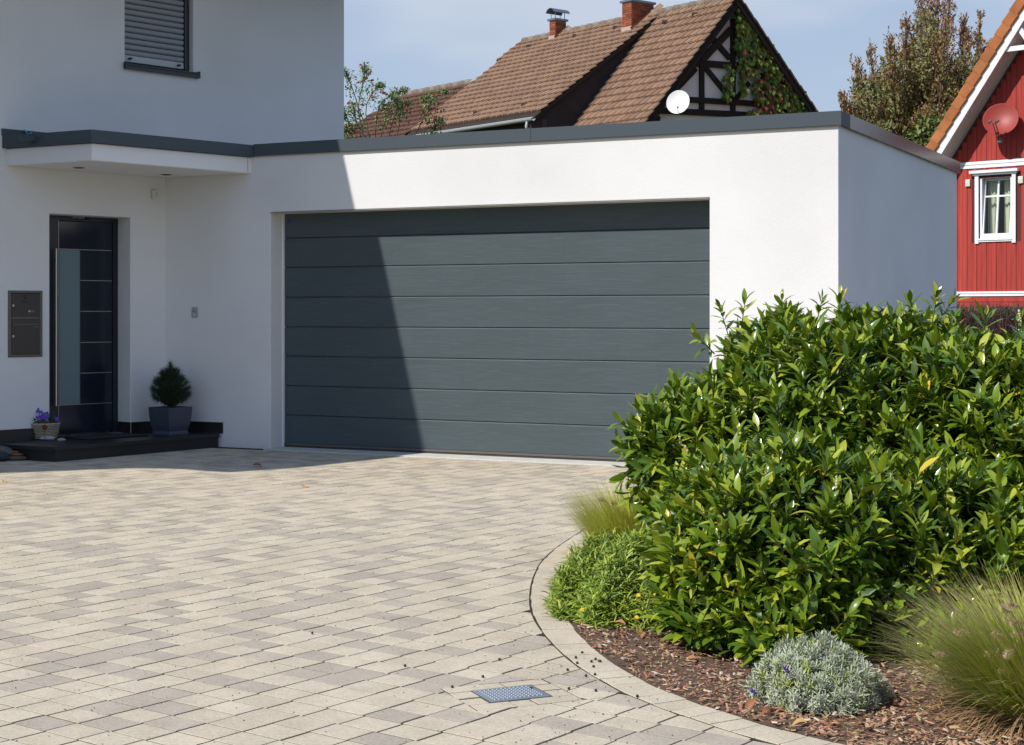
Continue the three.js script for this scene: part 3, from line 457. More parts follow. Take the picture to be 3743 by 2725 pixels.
// ================================================================ the tile-roofed timber-framed house behind the garage
{
  const Z0 = 50, apexPx = [2700, -14], rv = V(-0.621, 0, -0.784), gv = V(Math.sin(R(58)), 0, -Math.cos(R(58)));      // ridge runs away to the left; the gable runs away to the right
  const apex = ray(...apexPx).multiplyScalar(Z0).add(V(0, EYE, 0)), up = V(0, 1, 0), nG = V().crossVectors(up, gv).normalize(), nR = V().crossVectors(up, rv).normalize();
  const base = V(apex.x, 0, apex.z), g = grp('timber_framed_house', base), L = (p) => p.clone().sub(base);
  const onG = (px, py, back = 0) => hit(px, py, apex.clone().addScaledVector(rv, back), nG), onRidge = (px, py) => hit(px, py, apex, nR);
  const rl = onG(2380, 423), rr = onG(2986, 408);
  const vL = rl.clone().sub(apex).normalize(), vR = rr.clone().sub(apex).normalize();
  // dormer: shallower plane from the ridge to a gutter
  const R1 = onRidge(2415, 50); R1.y = apex.y; const dEnd = hit(1943, 430, R1, nG), vD = dEnd.clone().sub(R1).normalize(), dLen = dEnd.distanceTo(R1);
  const R2 = onRidge(1897, 155); R2.y = apex.y; const a1 = R1.clone().sub(apex).dot(rv), a2 = R2.clone().sub(apex).dot(rv);
  const nD = V().crossVectors(rv, vD).normalize(); if (nD.y < 0) nD.negate();
  const onD = (px, py) => hit(px, py, R1, nD);
  const Q = onD(1725, 308);                                     // where the lower ridge runs into the dormer roof
  const tileMats = [[0.42, 0.262, 0.168], [0.385, 0.24, 0.155], [0.45, 0.282, 0.18], [0.36, 0.22, 0.142]].map((c) => std(...c, { roughness: 0.9, map: T.blotch }));
  const redMats = [[0.2, 0.098, 0.066], [0.18, 0.088, 0.06], [0.215, 0.108, 0.074]].map((c) => std(...c, { roughness: 0.9, map: T.blotch }));
  const TW = 0.30, TC = 0.335;
  function tileGeo(u, v) {                                       // one double-roll tile: u along the course, v down the slope
    const n = V().crossVectors(u, v).normalize(); if (n.y < 0) n.negate();
    const prof = [[0, 0.02], [0.08, 0.075], [0.17, 0.078], [0.25, 0.016], [0.42, 0.004], [0.52, 0.062], [0.64, 0.07], [0.74, 0.014], [0.98, 0.004]], p = [], ix = [], uv = [];
    const put = (a, b, h) => { const q = V().addScaledVector(u, a * TW).addScaledVector(v, b * TC).addScaledVector(n, h); p.push(q.x, q.y, q.z); uv.push(a * TW, b * TC); };
    for (const [a, h] of prof) { put(a, -0.12, h * 0.9 - 0.012); put(a, 1, h + 0.045); put(a, 0.97, h * 0.2 - 0.02); }
    for (let i = 0; i < prof.length - 1; i++) { const b = i * 3; ix.push(b, b + 1, b + 4, b, b + 4, b + 3, b + 1, b + 2, b + 5, b + 1, b + 5, b + 4); }
    const q = new THREE.BufferGeometry(); q.setAttribute('position', new THREE.Float32BufferAttribute(p, 3)); q.setAttribute('uv', new THREE.Float32BufferAttribute(uv, 2)); q.setIndex(ix); const f = q.toNonIndexed(); f.computeVertexNormals(); return f;
  }
  const tr = rng(401), queue = [];
  function tiles(roof, name, O, u, v, cols, rows, mats, keep) {
    const geo = tileGeo(u, v);
    for (let j = 0; j < rows; j++) for (let i = 0; i < cols; i++) {
      const p = O.clone().addScaledVector(u, i * TW).addScaledVector(v, j * TC + (tr() - 0.5) * 0.008), mid = p.clone().addScaledVector(u, TW / 2).addScaledVector(v, TC / 2);
      if (keep && !keep(mid, i, j)) { tr(); continue; }
      const s = onScreen(mid); queue.push({ roof, geo, p: L(p).add(V(0, (tr() - 0.5) * 0.008, 0)), mat: mats[Math.floor(tr() * mats.length)], near: (s && s[1] < 470 && s[1] > -20 ? 0 : 100) + s[2] });
    }
  }
  const slab = (pts, n, t = 0.07) => { const a = pts.map(L), b = a.map((q) => q.clone().addScaledVector(n, -t)), p = [], tri = (x, y, z) => p.push(...x.toArray(), ...y.toArray(), ...z.toArray()); for (let i = 1; i < a.length - 1; i++) { tri(a[0], a[i], a[i + 1]); tri(b[0], b[i + 1], b[i]); } for (let i = 0; i < a.length; i++) { const j = (i + 1) % a.length; tri(a[i], b[i], b[j]); tri(a[i], b[j], a[j]); } const q = new THREE.BufferGeometry(); q.setAttribute('position', new THREE.Float32BufferAttribute(p, 3)); q.computeVertexNormals(); return uvBox(q); };
  const darkWood = std(0.028, 0.018, 0.014, { roughness: 0.85, map: T.wood }), board = std(0.045, 0.026, 0.02, { roughness: 0.85, map: T.wood });
  const nL = V().crossVectors(rv, vL).normalize(); if (nL.y < 0) nL.negate(); const nRt = V().crossVectors(rv, vR).normalize(); if (nRt.y < 0) nRt.negate();
  // main roof, left slope: from the verge to the dormer cheek, and below
  const mainL = new THREE.Group(); mainL.name = 'main_roof'; g.add(mainL);
  const rowsM = 18, lenM = rowsM * TC;
  mesh('roof_deck', slab([apex, apex.clone().addScaledVector(vL, lenM), apex.clone().addScaledVector(vL, lenM).addScaledVector(rv, a2), apex.clone().addScaledVector(rv, a2)], nL, 0.12), board, mainL);
  tiles(mainL, 'tile', apex.clone().addScaledVector(nL, 0.004).addScaledVector(vL, 0.05), rv, vL, Math.round((a1 + 0.3) / TW), rowsM, tileMats);
  const rightR = new THREE.Group(); rightR.name = 'rear_roof'; g.add(rightR);
  mesh('roof_deck', slab([apex, apex.clone().addScaledVector(vR, 7), apex.clone().addScaledVector(vR, 7).addScaledVector(rv, a2), apex.clone().addScaledVector(rv, a2)], nRt, 0.12), board, rightR);
  for (let j = 0; j < 20; j++) mesh('verge_tile', uvBox(new THREE.BoxGeometry(0.26, 0.05, TC + 0.02).applyMatrix4(new THREE.Matrix4().makeBasis(rv, nRt, V().crossVectors(rv, nRt)))), tileMats[j % 4], rightR, L(apex.clone().addScaledVector(vR, (j + 0.5) * TC).addScaledVector(rv, 0.12).addScaledVector(nRt, 0.03 + 0.014 * (j % 2))));
  // barge boards along the verges
  for (const [v, n, nm] of [[vL, nL, mainL], [vR, nRt, rightR]]) mesh('barge_board', slab([apex.clone().addScaledVector(n, -0.02), apex.clone().addScaledVector(v, lenM + 0.5).addScaledVector(n, -0.02), apex.clone().addScaledVector(v, lenM + 0.5).addScaledVector(n, -0.02).addScaledVector(rv, 0.06), apex.clone().addScaledVector(n, -0.02).addScaledVector(rv, 0.06)], n, 0.2), darkWood, nm);
  // dormer roof
  const dor = new THREE.Group(); dor.name = 'dormer_roof'; g.add(dor);
  const ov = R1.clone().addScaledVector(rv, -0.12), dl = dLen, W2 = a2 - a1 + 0.12, qd = Q.clone().sub(R1), qj = (() => { const n = V().crossVectors(nD, rv).normalize(); const k = qd.dot(n) / vD.dot(n); return [k, qd.clone().addScaledVector(vD, -k).dot(rv)]; })();
  const wEnd = qj[1] + 0.12;                                     // length along the course at the lower ridge
  mesh('roof_deck', slab([ov, ov.clone().addScaledVector(vD, dl), ov.clone().addScaledVector(vD, dl).addScaledVector(rv, wEnd), Q, R2], nD, 0.1), board, dor);
  const leftLim = (k) => k < qj[0] ? lerp(W2, wEnd, k / qj[0]) : wEnd;
  tiles(dor, 'tile', ov.clone().addScaledVector(nD, 0.004), rv, vD, Math.ceil(wEnd / TW) + 2, Math.floor(dl / TC), tileMats, (m, i, j) => (i + 0.8) * TW < leftLim((j + 0.5) * TC));
  const cheek = [R1, dEnd, dEnd.clone().setY(dEnd.y - 2.2), R1.clone().addScaledVector(vL, 6)].map((p) => p.clone().addScaledVector(rv, 0.02));
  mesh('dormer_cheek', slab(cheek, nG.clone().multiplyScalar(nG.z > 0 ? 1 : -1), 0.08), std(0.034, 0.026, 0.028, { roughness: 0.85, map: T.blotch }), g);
  // lower roof to the left
  const low = new THREE.Group(); low.name = 'lower_roof'; g.add(low); const lowEnd = hit(1465, 365, Q, nR), aL = lowEnd.clone().sub(Q).dot(rv), hipB = hit(1385, 498, Q.clone().addScaledVector(nD, 0), nD), vLow = vD.clone();
  mesh('roof_deck', slab([Q, Q.clone().addScaledVector(vLow, 4.5), Q.clone().addScaledVector(vLow, 4.5).addScaledVector(rv, aL + 2.6), Q.clone().addScaledVector(rv, aL)], nD, 0.1), board, low);
  tiles(low, 'tile', Q.clone().addScaledVector(nD, 0.004).addScaledVector(rv, 0.03), rv, vLow, Math.ceil((aL + 2.6) / TW), 13, redMats, (m, i, j) => (i + 0.6) * TW < aL + j * TC * 0.55);
  // the 300 tiles that show largest stand by themselves
  queue.sort((a, b) => a.near - b.near); const rest = new Map();
  queue.forEach((q, k) => { if (k < 300) mesh('tile', q.geo, q.mat, q.roof, q.p); else { const key = q.roof.name + q.mat.uuid; if (!rest.has(key)) rest.set(key, { roof: q.roof, mat: q.mat, gs: [] }); rest.get(key).gs.push(q.geo.clone().translate(q.p.x, q.p.y, q.p.z)); } });
  for (const { roof, mat, gs } of rest.values()) mesh('distant_tiles', mergeGeometries(gs), mat, roof).userData.kind = 'stuff';
  // ridge tiles: half round, overlapping
  const rt = new THREE.CylinderGeometry(0.13, 0.15, 0.4, 8, 1, true, 0, Math.PI).rotateZ(Math.PI / 2).rotateX(-Math.PI / 2); // axis along x, open side down
  const ridgeMat = [std(0.3, 0.25, 0.2, { roughness: 0.95, map: T.blotch }), std(0.24, 0.18, 0.135, { roughness: 0.95, map: T.blotch })], ang = Math.atan2(-rv.z, rv.x);
  const ridge = (O, len, parent, down = 0) => { const n = Math.floor(len / 0.36); for (let k = 0; k < n; k++) { const m = mesh('ridge_tile', rt, ridgeMat[k % 2], parent, L(O.clone().addScaledVector(rv, 0.1 + k * 0.36)).add(V(0, 0.0, 0))); m.rotation.set(0, ang, 0); m.rotateZ(0.05); } };
  ridge(apex, a2, mainL); ridge(Q.clone().add(V(0, 0.05, 0)), aL, low);
  // gutter and downpipe
  const g0 = dEnd.clone().addScaledVector(rv, -0.15).addScaledVector(vD, 0.06), g1 = dEnd.clone().addScaledVector(rv, 9).addScaledVector(vD, 0.06), zinc = std(0.5, 0.53, 0.53, { roughness: 0.5, metalness: 0.4 });
  const gut = new THREE.CylinderGeometry(0.085, 0.085, 9.15, 10, 1, true, Math.PI, Math.PI).rotateZ(Math.PI / 2); const gm = mesh('gutter', gut, zinc, g, L(g0.clone().add(g1).multiplyScalar(0.5))); gm.rotation.y = ang; 
  mesh('gutter_bead', taper(L(g0).add(V(0, 0.01, 0)).addScaledVector(nD, 0.02), L(g1).add(V(0, 0.01, 0)).addScaledVector(nD, 0.02), 0.02, 0.02), zinc, g);
  mesh('downpipe', tube([L(g0).add(V(0, -0.06, 0)).addScaledVector(rv, 0.3), L(g0).add(V(0, -0.3, 0)).addScaledVector(rv, 0.32), L(g0).add(V(0, -0.45, 0)).addScaledVector(rv, 0.3).addScaledVector(vD, -0.4)], 0.05, 8), zinc, g);
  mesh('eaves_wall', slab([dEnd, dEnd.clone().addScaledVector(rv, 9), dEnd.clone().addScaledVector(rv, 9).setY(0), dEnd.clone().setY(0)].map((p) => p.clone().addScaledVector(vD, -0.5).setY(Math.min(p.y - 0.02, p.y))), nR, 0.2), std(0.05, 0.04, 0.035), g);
  // ---- gable wall with its timber frame
  const BK = 0.45, gw = [apex, onG(2986, 408), onG(2986, 408).setY(0), onG(2380, 423).setY(0), onG(2380, 423)].map((p) => p.clone().addScaledVector(rv, BK));
  const nOut = nG.clone().multiplyScalar(nG.z > 0 ? 1 : -1);
  mesh('gable_wall', slab(gw, nOut, 0.2), std(0.78, 0.775, 0.76, { roughness: 0.95, bumpMap: T.plaster, bumpScale: 0.003 }), g);
  const beam = (x0, y0, x1, y1, w, proud = 0.02) => {
    const a = L(onG(x0, y0, BK)), b = L(onG(x1, y1, BK)), d = b.clone().sub(a), len = d.length(), wd = w * Z0 / F, q = new THREE.BoxGeometry(wd, len, 0.08);
    q.applyMatrix4(basis(a.clone().add(b).multiplyScalar(0.5).addScaledVector(nOut, 0.03 + proud), d, nOut)); const m = mesh('beam', uvBox(q), proud > 0.025 ? board : darkWood, g); return m; };
  [[2515, 230, 2765, 246, 24, 0.02], [2432, 360, 2800, 382, 20, 0.023], [2392, 404, 2960, 432, 22, 0.021], [2562, 240, 2562, 400, 20, 0.015], [2676, 70, 2676, 425, 20, 0.016], [2574, 246, 2668, 362, 19, 0.01], [2540, 250, 2430, 366, 23, 0.01], [2735, 304, 2688, 362, 17, 0.011], [2668, 108, 2562, 222, 25, 0.03], [2594, 132, 2664, 214, 21, 0.012], [2690, 106, 2740, 180, 20, 0.012], [2783, 262, 2783, 375, 20, 0.014], [2790, 190, 2905, 372, 22, 0.012], [2400, 425, 2385, 520, 24, 0.013]].forEach((b) => beam(...b));
  // ---- brick chimneys
  const brickM = [[0.36, 0.095, 0.04], [0.31, 0.08, 0.036], [0.41, 0.12, 0.05], [0.2, 0.06, 0.04]].map((c) => std(...c, { roughness: 0.9, map: T.blotch })), mortar = std(0.34, 0.25, 0.19, { roughness: 1 }), copper = std(0.55, 0.3, 0.15, { roughness: 0.5, metalness: 0.5 }), sheet = std(0.2, 0.23, 0.28, { roughness: 0.4, metalness: 0.6 });
  const brG = new Map(), brick = (l, d) => { const k = l.toFixed(3) + d; if (!brG.has(k)) brG.set(k, uvBox(new THREE.BoxGeometry(l, 0.063, d))); return brG.get(k); };
  function chimney(cx, cy, topY, wl, wr, seed) {
    const c = onD(cx, cy), yT = hit(cx, topY, c, V(0, 0, 1)).y, y0 = c.y - 0.9, ch = new THREE.Group(); ch.name = 'chimney'; ch.position.copy(L(c)); ch.position.y = y0; g.add(ch); ch.rotation.y = Math.atan2(-rv.z, rv.x); // local x runs along the ridge away
    const r = rng(seed), H = yT - y0, zs = 1, lx = V(Math.cos(ch.rotation.y), 0, -Math.sin(ch.rotation.y)), lz = V(Math.sin(ch.rotation.y), 0, Math.cos(ch.rotation.y)), sz = lz.dot(gv) > 0 ? 1 : -1;
    mesh('core', uvBox(new THREE.BoxGeometry(wl - 0.012, H, wr - 0.012).translate(wl / 2, H / 2, sz * wr / 2)), mortar, ch);
    const n = Math.floor(H / 0.075);
    for (let k = 0; k < n; k++) {
      const y = 0.04 + k * 0.075, offk = k % 2 ? 0.13 : 0.25;
      for (const [len, along] of [[wl, 0], [wr, 1]]) { let s = 0, f = along ? offk : 0.38 - offk; while (s < len - 0.02) { const l = Math.min(f, len - s) - 0.011; f = 0.25; if (l > 0.03) mesh('brick', along ? brick(0.02, l) : brick(l, 0.02), brickM[r() < 0.12 ? 3 : Math.floor(r() * 3)], ch, along ? V(0.0015 + r() * 0.003 - 0.004, y, sz * (s + l / 2 + 0.005)) : V(s + l / 2 + 0.005, y, sz * -0.002)); s += l + 0.011; } }
    }
    mesh('flashing', uvBox(new THREE.BoxGeometry(wl + 0.04, 0.34, 0.02).translate(wl / 2, 0.9 + 0.02, sz * -0.02)), std(0.55, 0.42, 0.36, { roughness: 0.5, metalness: 0.3 }), ch);
    const sl = L(c).addScaledVector(rv, -0.04), up2 = vD.clone().negate(); const fl = slab([c.clone().addScaledVector(rv, -0.03).addScaledVector(nD, 0.05), c.clone().addScaledVector(rv, -0.13).addScaledVector(nD, 0.05), c.clone().addScaledVector(rv, -0.13).addScaledVector(nD, 0.05).addScaledVector(up2, wr * 1.55), c.clone().addScaledVector(rv, -0.03).addScaledVector(nD, 0.16).addScaledVector(up2, wr * 1.55), c.clone().addScaledVector(rv, -0.03).addScaledVector(nD, 0.16)], nD, 0.01);
    const fm = mesh('flashing', fl, copper, ch); fm.position.copy(L(c)).negate().setY(-L(c).y + 0.9); fm.applyMatrix4(new THREE.Matrix4()); fm.position.set(0, 0, 0); fm.rotation.set(0, 0, 0); const inv = new THREE.Matrix4().makeRotationY(ch.rotation.y).setPosition(ch.position).invert(); fm.geometry.applyMatrix4(inv);
    mesh('apron', slab([c.clone().addScaledVector(nD, 0.06), c.clone().addScaledVector(rv, wl).addScaledVector(nD, 0.06), c.clone().addScaledVector(rv, wl + 0.1).addScaledVector(vD, 0.3).addScaledVector(nD, 0.055), c.clone().addScaledVector(rv, -0.06).addScaledVector(vD, 0.3).addScaledVector(nD, 0.055)], nD, 0.01).applyMatrix4(inv), copper, ch);
    mesh('cap_slab', uvBox(new THREE.BoxGeometry(wl + 0.12, 0.07, wr + 0.12).translate(wl / 2, H + 0.035, sz * wr / 2)), sheet, ch);
    return { ch, H, sz };
  }
  chimney(2309, 116, 4, 0.46, 1.0, 11);
  { const { ch, H, sz } = chimney(2030, 148, 73, 0.32, 0.5, 12); const w = 0.32, d = 0.5;
    for (const x of [0.04, w - 0.04]) for (const z of [0.04, d - 0.04]) mesh('hood_post', taper(V(x, H + 0.06, sz * z), V(x, H + 0.3, sz * z), 0.014, 0.014), sheet, ch);
    const arc = (rr) => { const sh = []; for (let k = 0; k <= 10; k++) { const a = lerp(0.35, Math.PI - 0.35, k / 10); sh.push(new THREE.Vector2(Math.cos(a) * rr, Math.sin(a) * rr)); } return sh; };
    const hs = new THREE.Shape([...arc(0.25), ...arc(0.236).reverse()]), hg = new THREE.ExtrudeGeometry(hs, { depth: d + 0.24, bevelEnabled: false }).translate(w / 2, H + 0.19, sz > 0 ? -0.12 : -d - 0.12); mesh('hood', uvBox(hg), sheet, ch); }
  // small vent tiles on the slopes
  const vent = uvBox(new THREE.BoxGeometry(0.2, 0.09, 0.14)), ventM = std(0.06, 0.045, 0.04);
  for (const [px, py] of [[1938, 176], [2107, 138], [2255, 108], [1745, 420], [1920, 390]]) mesh('vent_tile', vent, ventM, dor, L(onD(px, py)).addScaledVector(nD, 0.08));
  for (const [px, py] of [[2437, 86], [2546, 58]]) mesh('vent_tile', vent, ventM, mainL, L(hit(px, py, apex, nL)).addScaledVector(nL, 0.08));
  tag(g, 'half-timbered house with brown tiled roof and brick chimneys behind the garage', 'house'); top(g);

  { // ---- white satellite dish beside the gable
    const c = hit(2481, 377, apex.clone().addScaledVector(nOut, 0.5), nG), o = grp('satellite_dish', c), rr = 0.36; tag(o, 'white satellite dish in front of the half-timbered gable', 'satellite dish');
    const bowl = new THREE.LatheGeometry([0, 0.2, 0.4, 0.6, 0.8, 1].map((t) => new THREE.Vector2(rr * t, 0.09 * t * t)), 32); const face = V(-0.35, 0.28, 0.9).normalize(); bowl.applyQuaternion(new THREE.Quaternion().setFromUnitVectors(V(0, 1, 0), face)).scale(1, 1.06, 1);
    mesh('reflector', bowl, std(0.84, 0.84, 0.84, { roughness: 0.5 }), o); mesh('feed_arm', taper(V(-0.02, -0.37, 0.05), V(-0.06, -0.18, 0.34), 0.012, 0.012), std(0.06, 0.06, 0.06), o); mesh('feed_horn', new THREE.SphereGeometry(0.032, 10, 8).translate(-0.06, -0.17, 0.36), std(0.07, 0.07, 0.08), o); mesh('mast', tube([V(0, 0, -0.02), V(0.05, -0.05, -0.25), V(0.08, -0.1, -0.75)], 0.025, 8), std(0.3, 0.3, 0.3, { metalness: 0.6 }), o); top(o);
  }
  { // ---- creeper over the gable
    const o = grp('creeper_vine', base); tag(o, 'green and red creeper growing over the timber gable', 'vine'); const r = rng(601), b = new Bake(), lg = leafGeo(0.17, 0.13, { seg: 2, fold: 0.2, curve: 0.3, base: 0.3 });
    const patches = [[2705, 50, 34, 50, 240, 0], [2715, 105, 38, 40, 240, 0], [2740, 170, 60, 40, 330, 0.1], [2790, 215, 55, 45, 420, 0.25], [2720, 235, 45, 40, 200, 0.35], [2815, 290, 40, 60, 420, 0.45], [2800, 370, 50, 50, 420, 0.55], [2870, 350, 45, 60, 420, 0.2], [2915, 395, 45, 30, 300, 0.25], [2830, 415, 110, 16, 300, 0.4], [2645, 290, 13, 55, 90, 0], [2640, 345, 9, 20, 40, 0], [2700, 310, 11, 50, 70, 0.1], [2750, 325, 16, 45, 90, 0.3], [2690, 160, 18, 30, 60, 0], [2745, 412, 40, 12, 50, 0.6]];
    for (const [cx, cy, sx, sy, n, red] of patches) for (let k = 0; k < n * 0.72; k++) {
      const a = r() * 6.283, q = Math.sqrt(r()) * (0.85 + 0.3 * r()), lx = cx + Math.cos(a) * q * sx, ly = cy + Math.sin(a) * q * sy; if (lx > 2700 + (ly + 14) * 0.678 - 26 || ly < 16) continue; const p = L(onG(lx, ly, BK)).addScaledVector(nOut, 0.08 + r() * 0.32);
      const d = V(gv.x * (r() - 0.5), -0.9 + r() * 0.6, gv.z * (r() - 0.5)).addScaledVector(nOut, 0.3 * r()); const isRed = r() < red * 0.6, t = r();
      b.add(lg, basis(p, d, nOut.clone().add(V((r() - 0.5), r() * 0.8, (r() - 0.5))), 0.6 + 0.6 * r()), isRed ? [0.22 + 0.14 * t, 0.04 + 0.03 * t, 0.05] : t < 0.4 ? [0.22, 0.3, 0.035] : [0.07 + 0.05 * t, 0.14 + 0.07 * t, 0.025]);
    }
    const lv = mesh('leaves', b.build(), phys(1, 1, 1, { vertexColors: true, roughness: 0.6, transmission: 0.2 }), o); lv.userData.kind = 'stuff';
    const stem = (pts) => mesh('stem', tube(pts.map(([x, y]) => L(onG(x, y, BK)).addScaledVector(nOut, 0.11)), 0.02, 5), darkWood, o);
    stem([[2900, 440], [2860, 380], [2810, 330], [2800, 240], [2740, 180], [2710, 60]]); stem([[2830, 420], [2780, 330], [2720, 240], [2660, 180]]); top(o);
  }
}

// ================================================================ the red boarded house
{
  const turn = Math.atan2(0.688, 0.725), P0 = ray(3623, 1142).multiplyScalar(40); const f = new Frame(V(P0.x, 0, P0.z), -turn); // x runs right and towards the camera
  const A = (px, py, z = 0) => f.at(px, py, z), g = f.group('red_boarded_house');
  const reds = [[0.62, 0.06, 0.04], [0.58, 0.053, 0.036], [0.66, 0.068, 0.046]].map((c) => std(...c, { roughness: 0.7, map: T.wood, bumpMap: T.wood, bumpScale: 0.002 }));
  const OV = 0.62, white = std(0.8, 0.81, 0.83, { roughness: 0.5 }), yTrim = A(3600, 602).y, yLow = A(3600, 1075).y;
  // verge line on the outer plane, lower edge of the white board
  const v0 = A(3441, 566, OV), v1 = A(3743, 76, OV), slope = (v1.y - v0.y) / (v1.x - v0.x), apexX = v0.x + 5.6, lineY = (x) => v0.y + (x - v0.x) * slope;
  const xL = v0.x - 0.35, xR = apexX + 5.4;
  const BW = 0.132;
  mesh('wall', (() => { const s = new THREE.Shape([[xL + 0.2, 0], [xR, 0], [xR, lineY(xL + 0.3)], [apexX, lineY(apexX) - 0.05], [xL + 0.2, lineY(xL + 0.2) - 0.05]].map(([x, y]) => new THREE.Vector2(x, y))); s.holes.push(new THREE.Path([[A(3583, 800).x, A(3583, 877).y], [A(3703, 800).x, A(3583, 877).y], [A(3703, 800).x, A(3583, 652).y], [A(3583, 800).x, A(3583, 652).y]].map(([x, y]) => new THREE.Vector2(x, y)))); return uvBox(new THREE.ExtrudeGeometry(s, { depth: 0.3, bevelEnabled: false }).translate(0, 0, -0.305)); })(), std(0.12, 0.02, 0.015), g);
  // boards: upright above the low trim, split by the window and the trim between the storeys
  const wx0 = A(3567, 800).x, wx1 = A(3717, 800).x, wT = A(3640, 632).y, wBt = A(3640, 886).y, br = rng(55);
  for (let x = xL + 0.22, k = 0; x < apexX + 1.2; x += BW, k++) {
    const m = reds[Math.floor(br() * 3)], z1 = 0.012 + (k % 2) * 0.008, put = (y0, y1) => { if (y1 - y0 > 0.05) mesh('board', rbox(x + 0.003, x + BW - 0.003, y0, y1, -0.004, z1, 0.003), m, g); };
    put(yTrim + 0.1, Math.min(lineY(x), lineY(2 * apexX - x - BW)) - 0.04);
    if (x > wx0 - BW && x < wx1) { put(wT, yTrim - 0.1); put(yLow + 0.06, wBt); } else put(yLow + 0.06, yTrim - 0.1);
  }
  for (let k = 0; k < 6; k++) mesh('board', rbox(xL + 0.2, xR, yLow - 0.2 - k * 0.15, yLow - 0.06 - k * 0.15, -0.004, 0.014, 0.003), reds[k % 3], g);
  for (const [y, h] of [[yTrim, 0.085], [yLow, 0.06]]) { mesh('trim', rbox(xL + 0.22, xR, y + 0.006, y + h, -0.004, 0.05, 0.006), white, g); mesh('trim', rbox(xL + 0.22, xR, y - h, y - 0.002, -0.004, 0.04, 0.006), white, g); }
  // ---- window, its sash tilted into the room
  { const w = new THREE.Group(); w.name = 'window'; g.add(w); const x0 = wx0, x1 = wx1, t = 0.105;
    mesh('casing', join(rbox(x0, x0 + t, wBt - 0.03, wT, 0.02, 0.055, 0.006), rbox(x1 - t, x1, wBt - 0.03, wT, 0.02, 0.055, 0.006), rbox(x0 + t, x1 - t, wBt + 0.01, wBt + 0.09, 0.02, 0.05, 0.006)), white, w);
    mesh('head_cornice', join(rbox(x0 - 0.12, x1 + 0.08, wT + 0.0, wT + 0.075, 0.02, 0.13, 0.008), rbox(x0 - 0.05, x1 + 0.03, wT - 0.05, wT - 0.001, 0.02, 0.08, 0.006)), white, w);
    const fx0 = x0 + t + 0.003, fx1 = x1 - t - 0.003, fy0 = wBt + 0.1, fy1 = wT - 0.06, ft = 0.06;
    mesh('frame', join(box(fx0, fx0 + ft, fy0, fy1, -0.09, -0.01), box(fx1 - ft, fx1, fy0, fy1, -0.09, -0.01), box(fx0 + ft, fx1 - ft, fy1 - ft, fy1, -0.09, -0.01), box(fx0 + ft, fx1 - ft, fy0, fy0 + ft, -0.09, -0.01)), white, w);
    mesh('sill', rbox(fx0 - 0.02, fx1 + 0.02, fy0 - 0.05, fy0 - 0.004, -0.05, 0.07, 0.006), white, w);
    const tilt = (m) => { m.position.set(0, fy0 + ft * 0.7, -0.03); m.rotation.x = -0.1; return m; }, s = w, h = fy1 - fy0 - ft * 1.2, a = fx0 + 0.02, b = fx1 - 0.02, st = 0.08, mid = (a + b) / 2, my = h * 0.68;
    tilt(mesh('sash_frame', join(rbox(a, a + st, 0, h, -0.04, 0.02, 0.006), rbox(b - st, b, 0, h, -0.04, 0.02, 0.006), rbox(a + st, b - st, 0, st, -0.04, 0.018, 0.006), rbox(a + st, b - st, h - st, h, -0.04, 0.018, 0.006), rbox(mid - 0.024, mid + 0.024, st, h - st, -0.03, 0.017, 0.005), rbox(a + st, b - st, my - 0.022, my + 0.022, -0.03, 0.016, 0.005)), white, s));
    const glass = phys(0.9, 0.95, 0.93, { roughness: 0.03, transmission: 1, thickness: 0, ior: 1.5 });
    for (const [c, d] of [[a + st, mid - 0.024], [mid + 0.024, b - st]]) for (const [y0, y1] of [[st, my - 0.022], [my + 0.022, h - st]]) tilt(mesh('pane', new THREE.PlaneGeometry(d - c, y1 - y0).translate((c + d) / 2, (y0 + y1) / 2, -0.008), glass, s));
    const cur = (x0c, x1c, n) => { const pg = new THREE.PlaneGeometry(x1c - x0c, fy1 - fy0, 24, 1).translate((x0c + x1c) / 2, (fy0 + fy1) / 2, 0), p = pg.attributes.position; for (let i = 0; i < p.count; i++) p.setZ(i, -0.36 + 0.025 * Math.sin(p.getX(i) * n)); pg.computeVertexNormals(); return mesh('curtain', pg, std(0.6, 0.6, 0.45, { roughness: 1 }), w); };
    cur(fx0 + 0.05, fx0 + 0.3, 60); cur(mid + 0.06, fx1 - 0.04, 45);
const rx0 = (fx0 + fx1) / 2 - 1.3, rx1 = rx0 + 2.6, ry0 = fy0 - 0.7, ry1 = fy1 + 0.3; mesh('room_lining', join(box(rx0, rx1, ry0, ry1, -2.6, -2.55), box(rx0 - 0.05, rx0, ry0, ry1, -2.6, -0.31), box(rx1, rx1 + 0.05, ry0, ry1, -2.6, -0.31), box(rx0 - 0.05, rx1 + 0.05, ry1, ry1 + 0.05, -2.6, -0.31), box(rx0 - 0.05, rx1 + 0.05, ry0 - 0.05, ry0, -2.6, -0.31)), std(0.62, 0.58, 0.5, { roughness: 1 }), w);
  }
  // ---- roof: boarded soffit, white barge board, orange tiles seen along the verge
  const rf = new THREE.Group(); rf.name = 'roof'; g.add(rf); const dir = V(1, slope, 0).normalize(), nr = V(-dir.y, dir.x, 0), len = (apexX - v0.x) / dir.x, ang = Math.atan2(dir.y, dir.x), start = V(v0.x - 0.5 * dir.x, v0.y - 0.5 * dir.y, 0);
  const along = (geo, p) => { geo.rotateZ(ang).translate(p.x, p.y, p.z); return uvBox(geo); };
  const full = len + 0.5;
  for (let k = 0; k < 5; k++) mesh('soffit_board', along(new THREE.BoxGeometry(full, 0.02, OV / 5 - 0.006).translate(full / 2, 0.02, 0), V(start.x, start.y, OV - 0.02 - (k + 0.5) * OV / 5 + 0.004)), std(0.55, 0.55, 0.53, { roughness: 0.6 }), rf);
